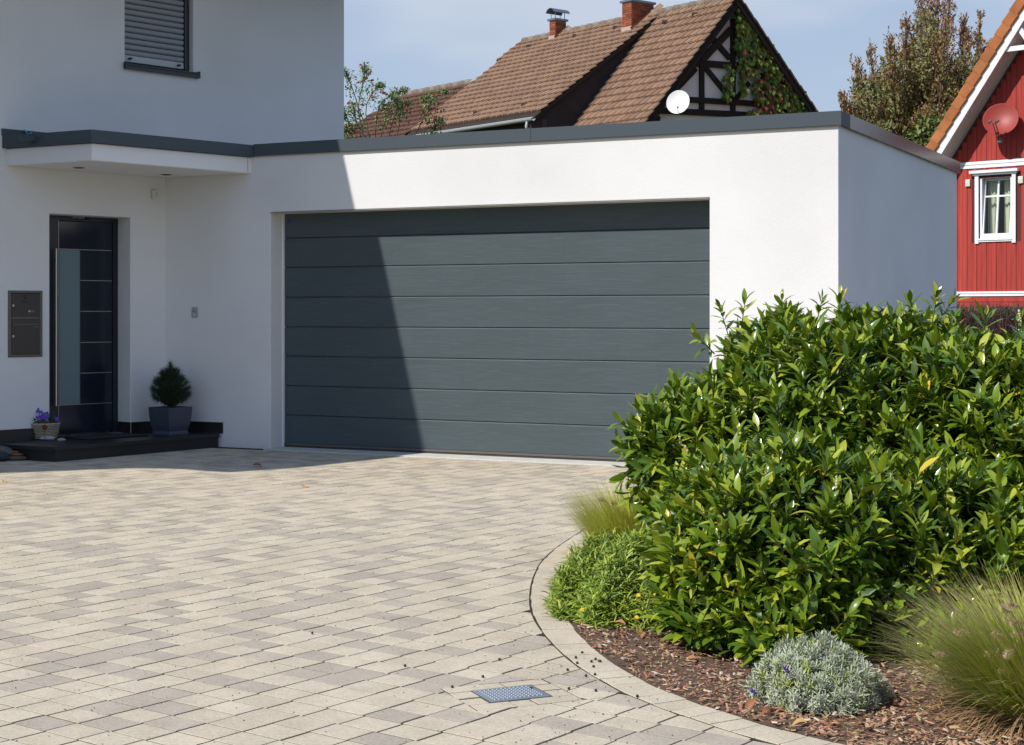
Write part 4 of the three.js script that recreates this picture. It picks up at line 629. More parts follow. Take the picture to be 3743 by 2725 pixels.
  mesh('barge_board', along(new THREE.BoxGeometry(full, 0.2, 0.03).translate(full / 2, 0.1, 0), V(start.x, start.y, OV)), white, rf);
  mesh('roof_deck', along(new THREE.BoxGeometry(full, 0.12, 8).translate(full / 2, 0.16, -4), V(start.x, start.y, OV - 0.03)), std(0.2, 0.1, 0.05), rf);
  const fullR = full + 0.0; { const q = new THREE.BoxGeometry(fullR, 0.12, 8).translate(-fullR / 2, 0.16, -4).rotateZ(-ang).translate(apexX + 0.02, start.y + full * dir.y, OV - 0.03); mesh('roof_deck', uvBox(q), std(0.2, 0.1, 0.05), rf); const q2 = new THREE.BoxGeometry(fullR, 0.2, 0.03).translate(-fullR / 2, 0.1, 0).rotateZ(-ang).translate(apexX + 0.02, start.y + full * dir.y, OV); q2.translate(0.05, 0, 0); mesh('barge_board', uvBox(q2), white, rf); }
  const oranges = [[0.52, 0.17, 0.045], [0.48, 0.15, 0.04], [0.55, 0.19, 0.055]].map((c) => std(...c, { roughness: 0.75, map: T.blotch })), tp = 0.335;
  for (let k = 0; k * tp < full - 0.1; k++) { const q = new RoundedBoxGeometry(tp + 0.05, 0.27, 0.36, 1, 0.02).translate(0, 0.1, 0).rotateZ(-0.085); mesh('verge_tile', along(q, V(start.x, start.y, 0).addScaledVector(dir, (k + 0.5) * tp).addScaledVector(nr, 0.215).add(V(0, 0, OV - 0.1))), oranges[k % 3], rf); }
  mesh('tile_slope', along(new THREE.BoxGeometry(full, 0.1, 7.6).translate(full / 2, 0.27, -3.95), V(start.x, start.y, OV - 0.3)), oranges[0], rf);
  // gable ornament: collar, king post and strut
  const cy = A(3690, 178, OV).y, ox = v0.x + (cy - v0.y) / slope;
  const bar = (x0, y0, x1, y1, w) => { const a = V(x0, y0, OV), b = V(x1, y1, OV), d = b.clone().sub(a); const q = new THREE.BoxGeometry(w, d.length(), 0.08); q.applyMatrix4(basis(a.clone().add(b).multiplyScalar(0.5).add(V(0, 0, -0.08)), d, V(0, 0, 1))); mesh('ornament_bar', uvBox(q), white, rf); };
  bar(ox - 0.05, cy, 2 * apexX - ox, cy, 0.12); bar(ox + 0.32, cy + 0.47, ox + 0.62, cy + 0.02, 0.12); bar(apexX, cy - 0.05, apexX, cy + 1.6, 0.12);
  tag(g, 'red boarded house with white trim and orange verge tiles', 'house'); top(g);
  { // ---- red dish
    const c = A(3661, 443, 0.35), o = grp('satellite_dish', f.world(c.x, c.y, c.z), f.turn), rr = 0.43; tag(o, 'red satellite dish mounted on the red boarded wall', 'satellite dish');
    const face = V(0.30, 0.35, 0.9).normalize(), bowl = new THREE.LatheGeometry([0, 0.2, 0.4, 0.6, 0.8, 0.97, 1, 0.99].map((t, i) => new THREE.Vector2(rr * t, 0.12 * t * t - (i === 7 ? 0.02 : 0))), 36); bowl.applyQuaternion(new THREE.Quaternion().setFromUnitVectors(V(0, 1, 0), face));
    mesh('reflector', bowl, std(0.32, 0.038, 0.028, { roughness: 0.5 }), o); const grey = std(0.14, 0.12, 0.12, { roughness: 0.6 });
    for (const s of [-0.03, 0.03]) mesh('feed_arm', taper(V(s * 1.4, -0.46, 0.1), V(s + 0.05, -0.08, 0.5), 0.012, 0.012), grey, o);
    for (const s of [-0.05, 0.14]) mesh('feed_horn', new THREE.CylinderGeometry(0.035, 0.035, 0.1, 10).rotateX(-1).translate(s, -0.06, 0.5), grey, o); mesh('bracket', rbox(-0.06, 0.06, -0.54, -0.44, -0.02, 0.12, 0.01), grey, o); mesh('wall_mount', taper(V(0, -0.1, 0), V(0, -0.12, -0.34), 0.03, 0.03), grey, o); top(o);
  }
  for (const [px, py, lab] of [[3542, 670, 'cream wall vent left of the white window on the red house'], [3735, 658, 'cream wall vent right of the white window on the red house']]) { const c = A(px, py), o = grp('wall_vent', f.world(c.x, c.y, 0.02), f.turn); tag(o, lab, 'wall vent', 'vents on the red wall'); o.position.copy(f.world(c.x, c.y, 0.018)); mesh('cover', rbox(-0.065, 0.065, -0.09, 0.09, 0.004, 0.05, 0.012), M.cream, o); for (const y of [-0.05, -0.02, 0.01]) mesh('louvre', rbox(-0.05, 0.05, y - 0.006, y + 0.006, 0.0505, 0.056, 0.002), M.cream, o); top(o); }
}
// ================================================================ plants
const leafMat = (o = {}) => phys(1, 1, 1, { vertexColors: true, roughness: 0.55, transmission: 0.25, ...o });
{ // ---- cherry laurel: leafy shoots over a mounded body
  const r = rng(2024), at = (px, py, d) => ray(px, py).multiplyScalar(d).add(V(0, EYE, 0));
  const E = [[3120, 1600, 8.3, 0.84, 0.59, 0.85], [2580, 1740, 8.2, 0.31, 0.47, 0.55], [2850, 1480, 8.7, 0.34, 0.45, 0.6], [2890, 2030, 6.95, 0.54, 0.47, 0.62], [3560, 1700, 7.9, 0.64, 0.6, 0.85], [4050, 1740, 7.6, 0.75, 0.68, 0.9], [3360, 2050, 7.0, 0.5, 0.42, 0.6], [2640, 2020, 7.5, 0.3, 0.42, 0.5], [2430, 1640, 8.1, 0.16, 0.22, 0.3], [2560, 2130, 7.3, 0.22, 0.3, 0.4], [2700, 2260, 6.8, 0.28, 0.27, 0.38], [2600, 2260, 6.75, 0.2, 0.22, 0.3], [2880, 2300, 6.5, 0.3, 0.2, 0.3], [3150, 2250, 6.75, 0.36, 0.24, 0.4], [3330, 1370, 8.5, 0.45, 0.27, 0.5], [3850, 2050, 7.2, 0.6, 0.45, 0.6]].map(([x, y, d, a, b, c]) => ({ c: at(x, y, d), r: V(a, b, c) }));
  const inside = (p, k) => E.some((e) => { const q = p.clone().sub(e.c).divide(e.r); return q.lengthSq() < k; });
  const o = grp('laurel_hedge', V(E[0].c.x, 0, E[0].c.z)); tag(o, 'large glossy green laurel bush with black berries in the planting bed', 'laurel bush');
  const O = o.position, geos = [], tip = [];
  for (let k = 0; k < 5; k++) geos.push(leafGeo(0.094, 0.0285 + 0.0025 * (k % 3), { seg: 4, fold: 0.16 + 0.14 * (k % 3), curve: [0.06, 0.16, 0.28, 0.1, 0.42][k], base: 0.14, power: 1.12, twist: (k - 2) * 0.16 }));
  const cols = [[0.05, 0.108, 0.008], [0.088, 0.165, 0.01], [0.15, 0.235, 0.012], [0.255, 0.34, 0.02], [0.42, 0.46, 0.045], [0.66, 0.5, 0.04]];
  const mats = cols.map((c) => phys(...c, { roughness: 0.42, specularIntensity: 0.5, clearcoat: 0.5, clearcoatRoughness: 0.16, transmission: 0.2 }));
  const bake = new Bake(), leaves = [], stems = new Bake(), stemG = new THREE.CylinderGeometry(0.0022, 0.0042, 1, 4, 1, true).translate(0, 0.5, 0), berries = new Bake(), berryG = new THREE.IcosahedronGeometry(0.0062, 1), blossoms = [];
  const eye = V(0, EYE, 0), up = V(0, 1, 0);
  function shoot(p, axis, len, n, young, seen) {
    const side = V(0, 1, 0).cross(axis); if (side.lengthSq() < 1e-4) side.set(1, 0, 0); side.normalize(); const other = V().crossVectors(axis, side), a0 = r() * 6.28, st = new THREE.Matrix4().copy(basis(p.clone().sub(O), axis, side)).scale(V(1, len, 1)); stems.add(stemG, st, [0.13, 0.16, 0.03]);
    for (let k = 0; k < n; k++) {
      const t = (k + 0.5) / n, a = a0 + k * 2.39996 + (r() - 0.5) * 0.5, rad = side.clone().multiplyScalar(Math.cos(a)).addScaledVector(other, Math.sin(a)), open = lerp(1.12, 0.3, Math.pow(t, 1.1)) + (r() - 0.5) * 0.3;
      const d = rad.clone().multiplyScalar(Math.sin(open)).addScaledVector(axis, Math.cos(open)).add(V(0, -0.22 * (1 - t) * r(), 0)).normalize(), q = p.clone().addScaledVector(axis, len * lerp(0.12, 1, t)).addScaledVector(rad, 0.004);
      let face = axis.clone().addScaledVector(up, 0.35); const s = lerp(0.62, 1.38, Math.pow(r(), 1.4)) * (t > 0.8 ? lerp(1, 0.66, (t - 0.8) / 0.2) : 1) * (k < 2 ? 0.85 : 1);
      let ci = Math.floor(clamp((young ? 1.0 : 0) + Math.pow(r(), 1.25) * 3.5 + (t > 0.7 ? 0.5 : 0), 0, 4)); if (r() < 0.012) ci = 5;
      if (q.y < 0.02) continue;
      const m = basis(q.clone().sub(O), d, face, s), scr = onScreen(q), view = eye.clone().sub(q).normalize(), nz = V(m.elements[8], m.elements[9], m.elements[10]).normalize();
      leaves.push({ m, ci, gi: Math.floor(r() * 5), v: seen > 0.35 && scr && scr[0] < 3720 && scr[1] > 1050 && scr[1] < 2500 ? seen * (0.25 + Math.abs(nz.dot(view))) * s * s / scr[2] ** 2 : 0 });
    }
    if (r() < (young ? 0.1 : 0.4)) { const c = p.clone().addScaledVector(axis, len * 0.2).sub(O), nb = 4 + Math.floor(r() * 8), dd = rndDir(r).add(V(0, -0.5, 0)).normalize(); for (let k = 0; k < nb; k++) berries.add(berryG, new THREE.Matrix4().makeTranslation(...c.clone().addScaledVector(dd, 0.02 + 0.075 * k / nb).add(rndDir(r).multiplyScalar(0.012)).toArray()), [0.008, 0.007, 0.012]); }
    if (young && seen > 0.3 && r() < 0.012) blossoms.push([p.clone().addScaledVector(axis, len * 0.6).sub(O), axis.clone().add(V(0, 0.6, 0)).normalize()]);
  }
  const golden = (i, n) => { const y = 1 - 2 * (i + 0.5) / n, a = i * 2.39996, q = Math.sqrt(1 - y * y); return V(Math.cos(a) * q, y, Math.sin(a) * q); };
  for (const e of E) for (const [layer, dens] of [[1.0, 215], [0.8, 120], [0.55, 90]]) {
    const area = 12.57 * Math.pow((Math.pow(e.r.x * e.r.y, 1.6) + Math.pow(e.r.x * e.r.z, 1.6) + Math.pow(e.r.y * e.r.z, 1.6)) / 3, 1 / 1.6), n = Math.round(area * dens);
    for (let i = 0; i < n; i++) {
      const u = golden(i, n).add(rndDir(r).multiplyScalar(0.12)).normalize(), bump = layer * (1 + 0.1 * Math.sin(u.x * 7 + e.c.x * 9) * Math.cos(u.y * 6 + e.c.z * 5) + (r() - 0.5) * 0.16), p = e.c.clone().add(u.clone().multiply(e.r).multiplyScalar(bump)), nrm = u.clone().divide(e.r).normalize();
      if (p.y < 0.07 || inside(p, layer > 0.9 ? 0.8 : layer > 0.7 ? 0.5 : 0.2)) continue; const seen = nrm.dot(eye.clone().sub(p).normalize()); if (seen < -0.5) continue;
      const rise = nrm.y > -0.1 ? 0.85 : 0.1, axis = nrm.clone().multiplyScalar(0.8).addScaledVector(up, rise).add(rndDir(r).multiplyScalar(0.45)).normalize();
      shoot(p.addScaledVector(axis, -0.1), axis, lerp(0.06, 0.15, r()), 9 + Math.floor(r() * 6), layer > 0.9 && nrm.y > -0.2 && r() < 0.75, layer > 0.9 ? seen : 0);
    }
  }
  // strays that stick out of the outline
  for (const [x, y, d, dx, dy] of [[2300, 1640, 8.1, -0.8, 0.25], [2290, 1560, 8.1, -0.7, 0.5], [2290, 1740, 8.0, -0.6, -0.5], [2320, 1800, 7.9, -0.5, -0.6], [2400, 1480, 8.2, -0.5, 0.7], [2640, 1150, 8.7, -0.3, 0.9], [2720, 1130, 8.7, 0.1, 1], [3070, 1110, 8.4, 0, 1], [3330, 1120, 8.2, -0.2, 1], [3420, 1110, 8.0, 0.1, 1], [3470, 1120, 8.0, 0.5, 0.8], [2450, 2080, 7.4, -0.9, 0.1], [2400, 1990, 7.5, -0.9, 0.3], [2480, 1400, 8.3, -0.5, 0.7], [2560, 1240, 8.6, -0.6, 0.6], [2390, 1880, 7.7, -0.9, 0], [2440, 2200, 7.2, -0.9, 0], [2600, 2380, 6.6, -0.5, -0.5], [2700, 2440, 6.4, -0.2, -0.8], [2560, 2300, 6.8, -0.8, -0.3], [3000, 1120, 8.5, 0.2, 1], [2860, 1120, 8.6, -0.1, 1], [3600, 1180, 7.8, 0.1, 1], [3730, 1200, 7.6, -0.2, 1]]) { const ax = V(dx, dy, 0.25).normalize(); shoot(at(x, y, d).addScaledVector(ax, -0.12), ax, 0.17, 13, true, 0.6); };
  leaves.sort((a, b) => b.v - a.v);
  leaves.forEach((l, k) => { if (k < 300) { const m = mesh('leaf', geos[l.gi], mats[l.ci], o); m.applyMatrix4(l.m); } else bake.add(geos[l.gi], l.m, cols[l.ci]); });
  mesh('foliage', bake.build(), leafMat({ roughness: 0.42, specularIntensity: 0.5, clearcoat: 0.5, clearcoatRoughness: 0.16, transmission: 0.2 }), o).userData.kind = 'stuff';
  mesh('shoots', stems.build(), std(1, 1, 1, { vertexColors: true, roughness: 0.6 }), o).userData.kind = 'stuff';
  mesh('berries', berries.build(), std(1, 1, 1, { vertexColors: true, roughness: 0.18 }), o).userData.kind = 'stuff';
  const fl = new THREE.IcosahedronGeometry(0.005, 0), flm = std(0.6, 0.6, 0.36, { roughness: 0.8 });
  blossoms.forEach(([c, a]) => { const b = new Bake(); for (let k = 0; k < 26; k++) b.add(fl, new THREE.Matrix4().makeTranslation(...c.clone().addScaledVector(a, 0.11 * k / 26).add(rndDir(r).multiplyScalar(0.009 * (1.2 - k / 26))).toArray()), [1, 1, 1]); mesh('blossom_spike', b.build(), flm, o); });
  const bark = std(0.09, 0.07, 0.05, { roughness: 0.95 });
  for (let k = 0; k < 26; k++) { const e = E[k % E.length], b0 = V(e.c.x + (r() - 0.5) * 0.5, 0, e.c.z + (r() - 0.5) * 0.5), e1 = e.c.clone().add(rndDir(r).multiply(e.r).multiplyScalar(0.8)); if (e1.y < 0.2) e1.y = 0.4; mesh('branch', tube([b0.sub(O), b0.clone().lerp(e1.clone().sub(O), 0.5).add(V((r() - 0.5) * 0.15, 0.08, (r() - 0.5) * 0.15)), e1.clone().sub(O)], 0.012, 5), bark, o); }
  top(o);
}
// a ribbon blade that rises and arches over, from p towards a heading
function blade(b, p, head, len, w, lean, droop, colA, colB, dry, seg = 5) {
  const q = V().copy(p), pts = [], side = V(-head.z, 0, head.x); let el = lean;
  for (let i = 0; i <= seg; i++) { pts.push(q.clone()); q.addScaledVector(head, Math.cos(el) * len / seg).add(V(0, Math.sin(el) * len / seg, 0)); el -= droop / seg * (0.4 + 1.6 * i / seg); if (q.y < 0.004) { q.y = 0.004; } }
  const base = b.p.length / 3;
  pts.forEach((a, i) => { const tg = pts[Math.min(seg, i + 1)].clone().sub(pts[Math.max(0, i - 1)]).normalize(), nn = V().crossVectors(side, tg).normalize(), t = i / seg, ww = w * (1 - t * 0.92) / 2, c = t >= dry ? colB : colA; for (const s of [-1, 1]) { b.p.push(a.x + side.x * s * ww, a.y, a.z + side.z * s * ww); b.n.push(nn.x, nn.y, nn.z); b.c.push(...c); b.u.push(0, 0); } if (i) { const k = base + (i - 1) * 2; b.i.push(k, k + 1, k + 3, k, k + 3, k + 2); } });
  return pts[seg];
}
function tuft(name, label, base, n, len, { w = 0.0035, spread = 0.09, droop = 1.5, seed = 1, greens, straw, heads = 0, headAt = 0.8, low = 0.25, dryShare = 0.2, headDirs = null } = {}) {
  const o = grp(name, base), r = rng(seed), b = new Bake(); tag(o, label, 'ornamental grass', 'tufts of fountain grass in the bed');
  for (let k = 0; k < n; k++) {
    const a = r() * 6.283, q = Math.sqrt(r()), head = V(Math.cos(a), 0, Math.sin(a)), p = V(Math.cos(a) * q * spread, 0.004, Math.sin(a) * q * spread), L = len * lerp(0.55, 1.1, r()), isS = r() < dryShare, g = greens[Math.floor(r() * greens.length)], s = straw[Math.floor(r() * straw.length)];
    blade(b, p, head, L, w * lerp(0.7, 1.3, r()), lerp(low, 1.5, Math.pow(r(), 0.6) * (1 - 0.45 * q)), droop * lerp(0.3, 1.2, r()), isS ? s : g, s, isS ? 0 : lerp(0.58, 1.15, r()));
  }
  for (let k = 0; k < n * 0.09; k++) { const a = r() * 6.283, head = V(Math.cos(a), 0, Math.sin(a)); blade(b, V(Math.cos(a) * spread, 0.01, Math.sin(a) * spread), head, len * lerp(0.3, 0.75, r()), w, lerp(0.1, 0.7, r()), lerp(1.2, 3, r()), straw[0], straw[1 % straw.length], 0.3); }
  mesh('blades', b.build(), leafMat({ roughness: 0.6, transmission: 0.22 }), o).userData.kind = 'stuff';
  const stalkM = std(0.24, 0.2, 0.09, { roughness: 0.8 }), headM = std(0.54, 0.4, 0.24, { roughness: 0.95 });
  for (let k = 0; k < heads; k++) {
    const a = headDirs ? headDirs[k % headDirs.length] + (r() - 0.5) * 0.5 : r() * 6.283, el = lerp(0.45, 1.3, r()), L = len * lerp(0.6, 0.95, r()), hd = V(Math.cos(a), 0, Math.sin(a)), tipP = hd.clone().multiplyScalar(Math.cos(el) * L).add(V(0, Math.sin(el) * L * 0.92, 0)), dir = hd.clone().multiplyScalar(0.8).add(V(0, lerp(-0.3, 0.7, r()), 0)).normalize();
    mesh('stalk', tube([V(0, 0.02, 0), tipP.clone().multiplyScalar(0.5).add(V(0, 0.05, 0)), tipP], 0.0014, 3, 8), stalkM, o);
    const hb = new Bake(), br = new THREE.ConeGeometry(0.0009, 0.02, 3).translate(0, 0.0095, 0), hl = 0.052;
    for (let j = 0; j < 190; j++) { const t = r(), q = tipP.clone().addScaledVector(dir, hl * t), e = rndDir(r).addScaledVector(dir, 0.55).normalize(); hb.add(br, basis(q, e, V(0, 1, 0.1), 0.7 + 0.5 * Math.sin(Math.PI * t)), [1, 1, 1]); }
    mesh('seed_head', hb.build(), headM, o);
  }
  return top(o);
}
tuft('fountain_grass', 'big fountain grass tuft with bristly brown seed heads beside the silvery shrub', ground(3850, 2630), 6000, 0.53, { w: 0.0066, spread: 0.2, droop: 0.85, seed: 5, low: 0.45, dryShare: 0.09, greens: [[0.34, 0.45, 0.03], [0.42, 0.51, 0.035], [0.23, 0.35, 0.02], [0.52, 0.53, 0.05]], straw: [[0.52, 0.38, 0.17], [0.44, 0.28, 0.14], [0.58, 0.45, 0.2]], heads: 24, headDirs: [3.0, 2.6, 2.3, 1.9, 1.6, 2.8, 2.1, 3.3] });
tuft('fountain_grass', 'small yellow-green fountain grass tuft behind the low leafy mound', ground(2335, 2030), 4200, 0.44, { w: 0.0062, spread: 0.24, droop: 0.6, seed: 6, low: 0.75, dryShare: 0.05, greens: [[0.56, 0.62, 0.05], [0.47, 0.56, 0.035], [0.64, 0.66, 0.07]], straw: [[0.6, 0.54, 0.14], [0.52, 0.42, 0.14]], heads: 5, headDirs: [2.4, 3.0, 2.0, 1.5] });

{ // ---- low mound of narrow green leaves with a few yellow flowers
  const c = ground(2310, 2222), o = grp('tickseed_mound', c), r = rng(88), b = new Bake(), lg = leafGeo(0.052, 0.0075, { seg: 3, fold: 0.3, curve: 0.35, base: 0.3 }), st = new THREE.CylinderGeometry(0.001, 0.0016, 1, 3, 1, true).translate(0, 0.5, 0);
  tag(o, 'low green mound of narrow leaves with small yellow flowers beside the edging', 'perennial');
  const R3 = V(0.43, 0.37, 0.6), fl = [];
  for (let k = 0; k < 3000; k++) {
    const u = rndDir(r); u.y = Math.abs(u.y) * 0.95 + 0.02; u.normalize(); const bump = (0.94 + 0.06 * Math.sin(u.x * 9 + u.z * 7)) * lerp(0.72, 1.02, Math.sqrt(r())), p = u.clone().multiply(R3).multiplyScalar(bump); p.x += 0.12 * clamp(-p.z, 0, 1); if (p.y < 0.015) p.y = 0.02;
    const axis = u.clone().multiplyScalar(0.55).add(V(0, 0.75, 0)).add(rndDir(r).multiplyScalar(0.5)).normalize(), L = lerp(0.05, 0.1, r()), p0 = p.clone().addScaledVector(axis, -L); b.add(st, basis(p0, axis, V(1, 0.1, 0)).scale(V(1, L, 1)), [0.09, 0.13, 0.03]);
    const n = 6 + Math.floor(r() * 4); for (let j = 0; j < n; j++) { const a = j * 2.4 + r(), s = V(0, 1, 0).cross(axis).normalize(), w = V().crossVectors(axis, s), rad = s.multiplyScalar(Math.cos(a)).addScaledVector(w, Math.sin(a)), d = rad.multiplyScalar(lerp(1, 0.5, j / n)).addScaledVector(axis, lerp(0.25, 0.9, j / n)).normalize(), t = r(); const col = t < 0.4 ? [0.38, 0.46, 0.045] : t < 0.82 ? [0.25, 0.36, 0.035] : [0.13, 0.23, 0.025]; b.add(lg, basis(p0.clone().addScaledVector(axis, L * lerp(0.2, 1, j / n)), d, axis.clone().add(V(0, 0.3, 0)), lerp(0.7, 1.2, r())), col); }
  }
  mesh('foliage', b.build(), leafMat({ roughness: 0.5 }), o).userData.kind = 'stuff';
  const pet = leafGeo(0.011, 0.006, { seg: 2, curve: 0.2, base: 0.3 }), yel = std(0.75, 0.45, 0.01, { roughness: 0.6 });
  for (const [px, py] of [[2316, 2137], [2121, 2199], [2307, 2208]]) { const p = hit(px, py, c.clone().add(V(0, 0, 0.25)), V(0, 0, 1)).sub(c), fb = new Bake(), ax = V(-0.2, 0.7, 0.6).normalize(); const q = p.clone(); const rr2 = Math.max(0, 1 - (q.x / R3.x) ** 2 - (q.y / R3.y) ** 2); q.z = Math.sqrt(rr2) * R3.z * 0.98; for (let j = 0; j < 7; j++) { const a = j * 0.8976, s = V(1, 0, 0), w = V().crossVectors(ax, s).normalize(), d = s.multiplyScalar(Math.cos(a)).addScaledVector(w, Math.sin(a)).addScaledVector(ax, 0.3); fb.add(pet, basis(q, d, ax), [1, 1, 1]); } mesh('flower', fb.build(), yel, o); }
  top(o);
}
{ // ---- silvery lavender
  const c = ground(2985, 2565), o = grp('lavender_shrub', c), r = rng(99), b = new Bake(), lg = leafGeo(0.026, 0.0042, { seg: 2, fold: 0.5, curve: 0.25, base: 0.5 });
  tag(o, 'rounded silvery lavender shrub on the bark mulch', 'lavender'); const R3 = V(0.245, 0.225, 0.25);
  for (let k = 0; k < 1250; k++) {
    const u = rndDir(r); u.y = Math.abs(u.y) * 0.98 + 0.02; u.normalize(); const p = u.clone().multiply(R3).multiplyScalar((0.9 + 0.1 * Math.sin(u.x * 6 + 1) * Math.cos(u.z * 5) + 0.06 * Math.sin(u.x * 14 + u.z * 11)) * lerp(0.66, 1.04, Math.sqrt(r()))), axis = u.clone().multiplyScalar(0.6).add(V(0, 0.7, 0)).add(rndDir(r).multiplyScalar(0.35)).normalize(), n = 12, green = r() < 0.13, t0 = r();
    if (p.y < 0.012) p.y = 0.014;
    for (let j = 0; j < n; j++) { const a = j * 2.4, s = V(0, 1, 0).cross(axis); if (s.lengthSq() < 1e-4) s.set(1, 0, 0); s.normalize(); const w = V().crossVectors(axis, s), rad = s.multiplyScalar(Math.cos(a)).addScaledVector(w, Math.sin(a)), d = rad.multiplyScalar(lerp(0.85, 0.25, j / n)).addScaledVector(axis, lerp(0.5, 1, j / n)).normalize(), q = p.clone().addScaledVector(axis, 0.03 * j / n - 0.02), v = lerp(0.8, 1.15, r()); b.add(lg, basis(q, d, axis, lerp(0.75, 1.25, r())), green ? [0.36 * v, 0.42 * v, 0.08 * v] : [lerp(0.4, 0.54, t0) * v, lerp(0.45, 0.57, t0) * v, lerp(0.3, 0.43, t0) * v]); }
  }
  mesh('foliage', b.build(), leafMat({ roughness: 0.85, transmission: 0.12 }), o).userData.kind = 'stuff';
  const fl = new THREE.IcosahedronGeometry(0.0036, 0), purple = std(0.12, 0.05, 0.3, { roughness: 0.8 }), stalk = std(0.22, 0.26, 0.13);
  for (const [px, py, h] of [[2873, 2447, 0.026], [2753, 2527, 0.03]]) { const p = hit(px, py, c.clone().add(V(0, 0, py > 2400 ? 0.16 : -0.05)), V(0, 0, 1)).sub(c), ax = V(-0.5, 0.75, 0.2).normalize(), fb = new Bake(); for (let j = 0; j < 18; j++) fb.add(fl, new THREE.Matrix4().makeTranslation(...p.clone().addScaledVector(ax, h * (j / 18 - 0.5)).add(rndDir(r).multiplyScalar(0.006)).toArray()), [1, 1, 1]); mesh('flower_spike', fb.build(), purple, o); mesh('stalk', taper(V(p.x * 0.6, 0.1, p.z * 0.6), p, 0.0013, 0.001, 4), stalk, o); }
  top(o);
}
const rhomb = (L, W) => { const g = new THREE.BufferGeometry(); g.setAttribute('position', new THREE.Float32BufferAttribute([0, 0, 0, W / 2, L * 0.45, W * 0.15, 0, L, 0, -W / 2, L * 0.45, W * 0.15], 3)); g.setIndex([0, 1, 2, 0, 2, 3]); g.computeVertexNormals(); return g; };
{ // ---- bronze tree beyond the garage
  const D = 50, at = (px, py, dd = 0) => ray(px, py).multiplyScalar(D + dd).add(V(0, EYE, 0)), base = at(3385, 1300).setY(0), o = grp('bronze_tree', base), L = (p) => p.clone().sub(base), r = rng(707), b = new Bake(), lg = rhomb(0.105, 0.06);
  tag(o, 'tall tree with bronze and olive leaves beyond the garage roof', 'tree'); const bark = std(0.14, 0.12, 0.1, { roughness: 0.95 });
  mesh('trunk', taper(V(0, 0, 0), L(at(3390, 420)), 0.26, 0.12, 8), bark, o);
  const tips = [[3095, 385, 0.3], [3078, 352, 0.2], [3130, 240, 0.5], [3140, 330, 0.5], [3180, 180, 0.3], [3195, 290, 0.6], [3250, 140, 0.35], [3262, 250, 0.6], [3310, 72, 0.4], [3330, 160, 0.6], [3365, -60, 0.45], [3400, 20, 0.6], [3425, -90, 0.45], [3470, 5, 0.4], [3455, 90, 0.55], [3525, 70, 0.2], [3545, 130, 0.5], [3585, 55, 0.12], [3600, 170, 0.4], [3650, 168, 0.3], [3640, 230, 0.5], [3690, 260, 0.4], [3150, 430, 0.5], [3220, 400, 0.7], [3290, 370, 0.8], [3350, 300, 0.8], [3420, 260, 0.8], [3490, 250, 0.7], [3560, 280, 0.7], [3200, 490, 0.6], [3290, 470, 0.7], [3380, 430, 0.8], [3470, 380, 0.8], [3620, 360, 0.6], [3540, 400, 0.7], [3450, 480, 0.7], [3340, 210, 0.6], [3410, 150, 0.6], [3385, 360, 0.8]];
  for (const [px, py, fat] of tips) {
    const dz = (r() - 0.5) * 3.2, T1 = L(at(px, py, dz)), s = clamp(0.35 + 0.4 * r(), 0, 1), P0 = V(0, 0, 0).lerp(L(at(3390, 420)), s), mid = P0.clone().lerp(T1, 0.55).add(V((T1.x - P0.x) * 0.22, -0.25, 0)), curve = new THREE.CatmullRomCurve3([P0, mid, T1]);
    mesh('limb', new THREE.TubeGeometry(curve, 10, 0.03, 5), bark, o);
    const len = curve.getLength(), n = Math.round(300 * fat + 190);
    for (let k = 0; k < n; k++) {
      const t = 0.35 + 0.65 * Math.pow(r(), 0.75), c = curve.getPoint(t), rad = fat * (1.2 - t) * 1.35 + 0.05, q = c.clone().add(rndDir(r).multiply(V(1, 1.3, 1)).multiplyScalar(rad * Math.pow(r(), 0.6))); if (t > 0.97) q.add(V((r() - 0.5) * 0.12, 0, 0));
      // little twig of leaves that points up and out
      const td = V((q.x - c.x) * 1.1, 0.55, (q.z - c.z) * 1.1).normalize(), hue = clamp(0.1 + 0.42 * Math.pow(t, 2) + 0.3 * (q.y - 5.5) / 5 + (r() - 0.5) * 0.75, 0, 1);
      for (let j = 0; j < 4; j++) { const v = lerp(0.7, 1.3, r()), d = td.clone().add(rndDir(r).multiplyScalar(0.8)); b.add(lg, basis(q.clone().addScaledVector(td, j * 0.05), d, rndDir(r).add(V(0, 0.6, 0.3)), lerp(0.6, 1.15, r())), hue > 0.5 ? [lerp(0.24, 0.36, hue) * v, lerp(0.17, 0.19, hue) * v, 0.095 * v] : [lerp(0.11, 0.27, hue * 2) * v, lerp(0.16, 0.22, hue * 2) * v, 0.05 * v]); }
    }
  }
  for (const [px, py, sx, sy, n] of [[3180, 390, 65, 110, 420], [3290, 340, 95, 160, 1000], [3385, 240, 62, 200, 800], [3500, 330, 95, 130, 750], [3230, 480, 110, 60, 750], [3400, 450, 130, 80, 950], [3600, 340, 70, 120, 500]]) for (let k = 0; k < n; k++) { const u = rndDir(r), m3 = Math.pow(r(), 0.45), q = L(at(px + u.x * sx * m3, py + u.y * sy * m3, u.z * 1.3)), hue = clamp(0.05 + r() * 0.65, 0, 1), td = V(u.x * 0.5, 0.7, u.z * 0.5).normalize(); for (let j = 0; j < 4; j++) { const v = lerp(0.7, 1.3, r()); b.add(lg, basis(q.clone().addScaledVector(td, j * 0.06), td.clone().add(rndDir(r).multiplyScalar(0.8)), rndDir(r).add(V(0, 0.6, 0.3)), lerp(0.7, 1.3, r())), hue > 0.5 ? [0.26 * v, 0.19 * v, 0.085 * v] : [lerp(0.11, 0.24, hue * 2) * v, lerp(0.16, 0.22, hue * 2) * v, 0.05 * v]); } }
  mesh('crown', b.build(), leafMat({ roughness: 0.6, transmission: 0.2 }), o).userData.kind = 'stuff'; top(o);
}
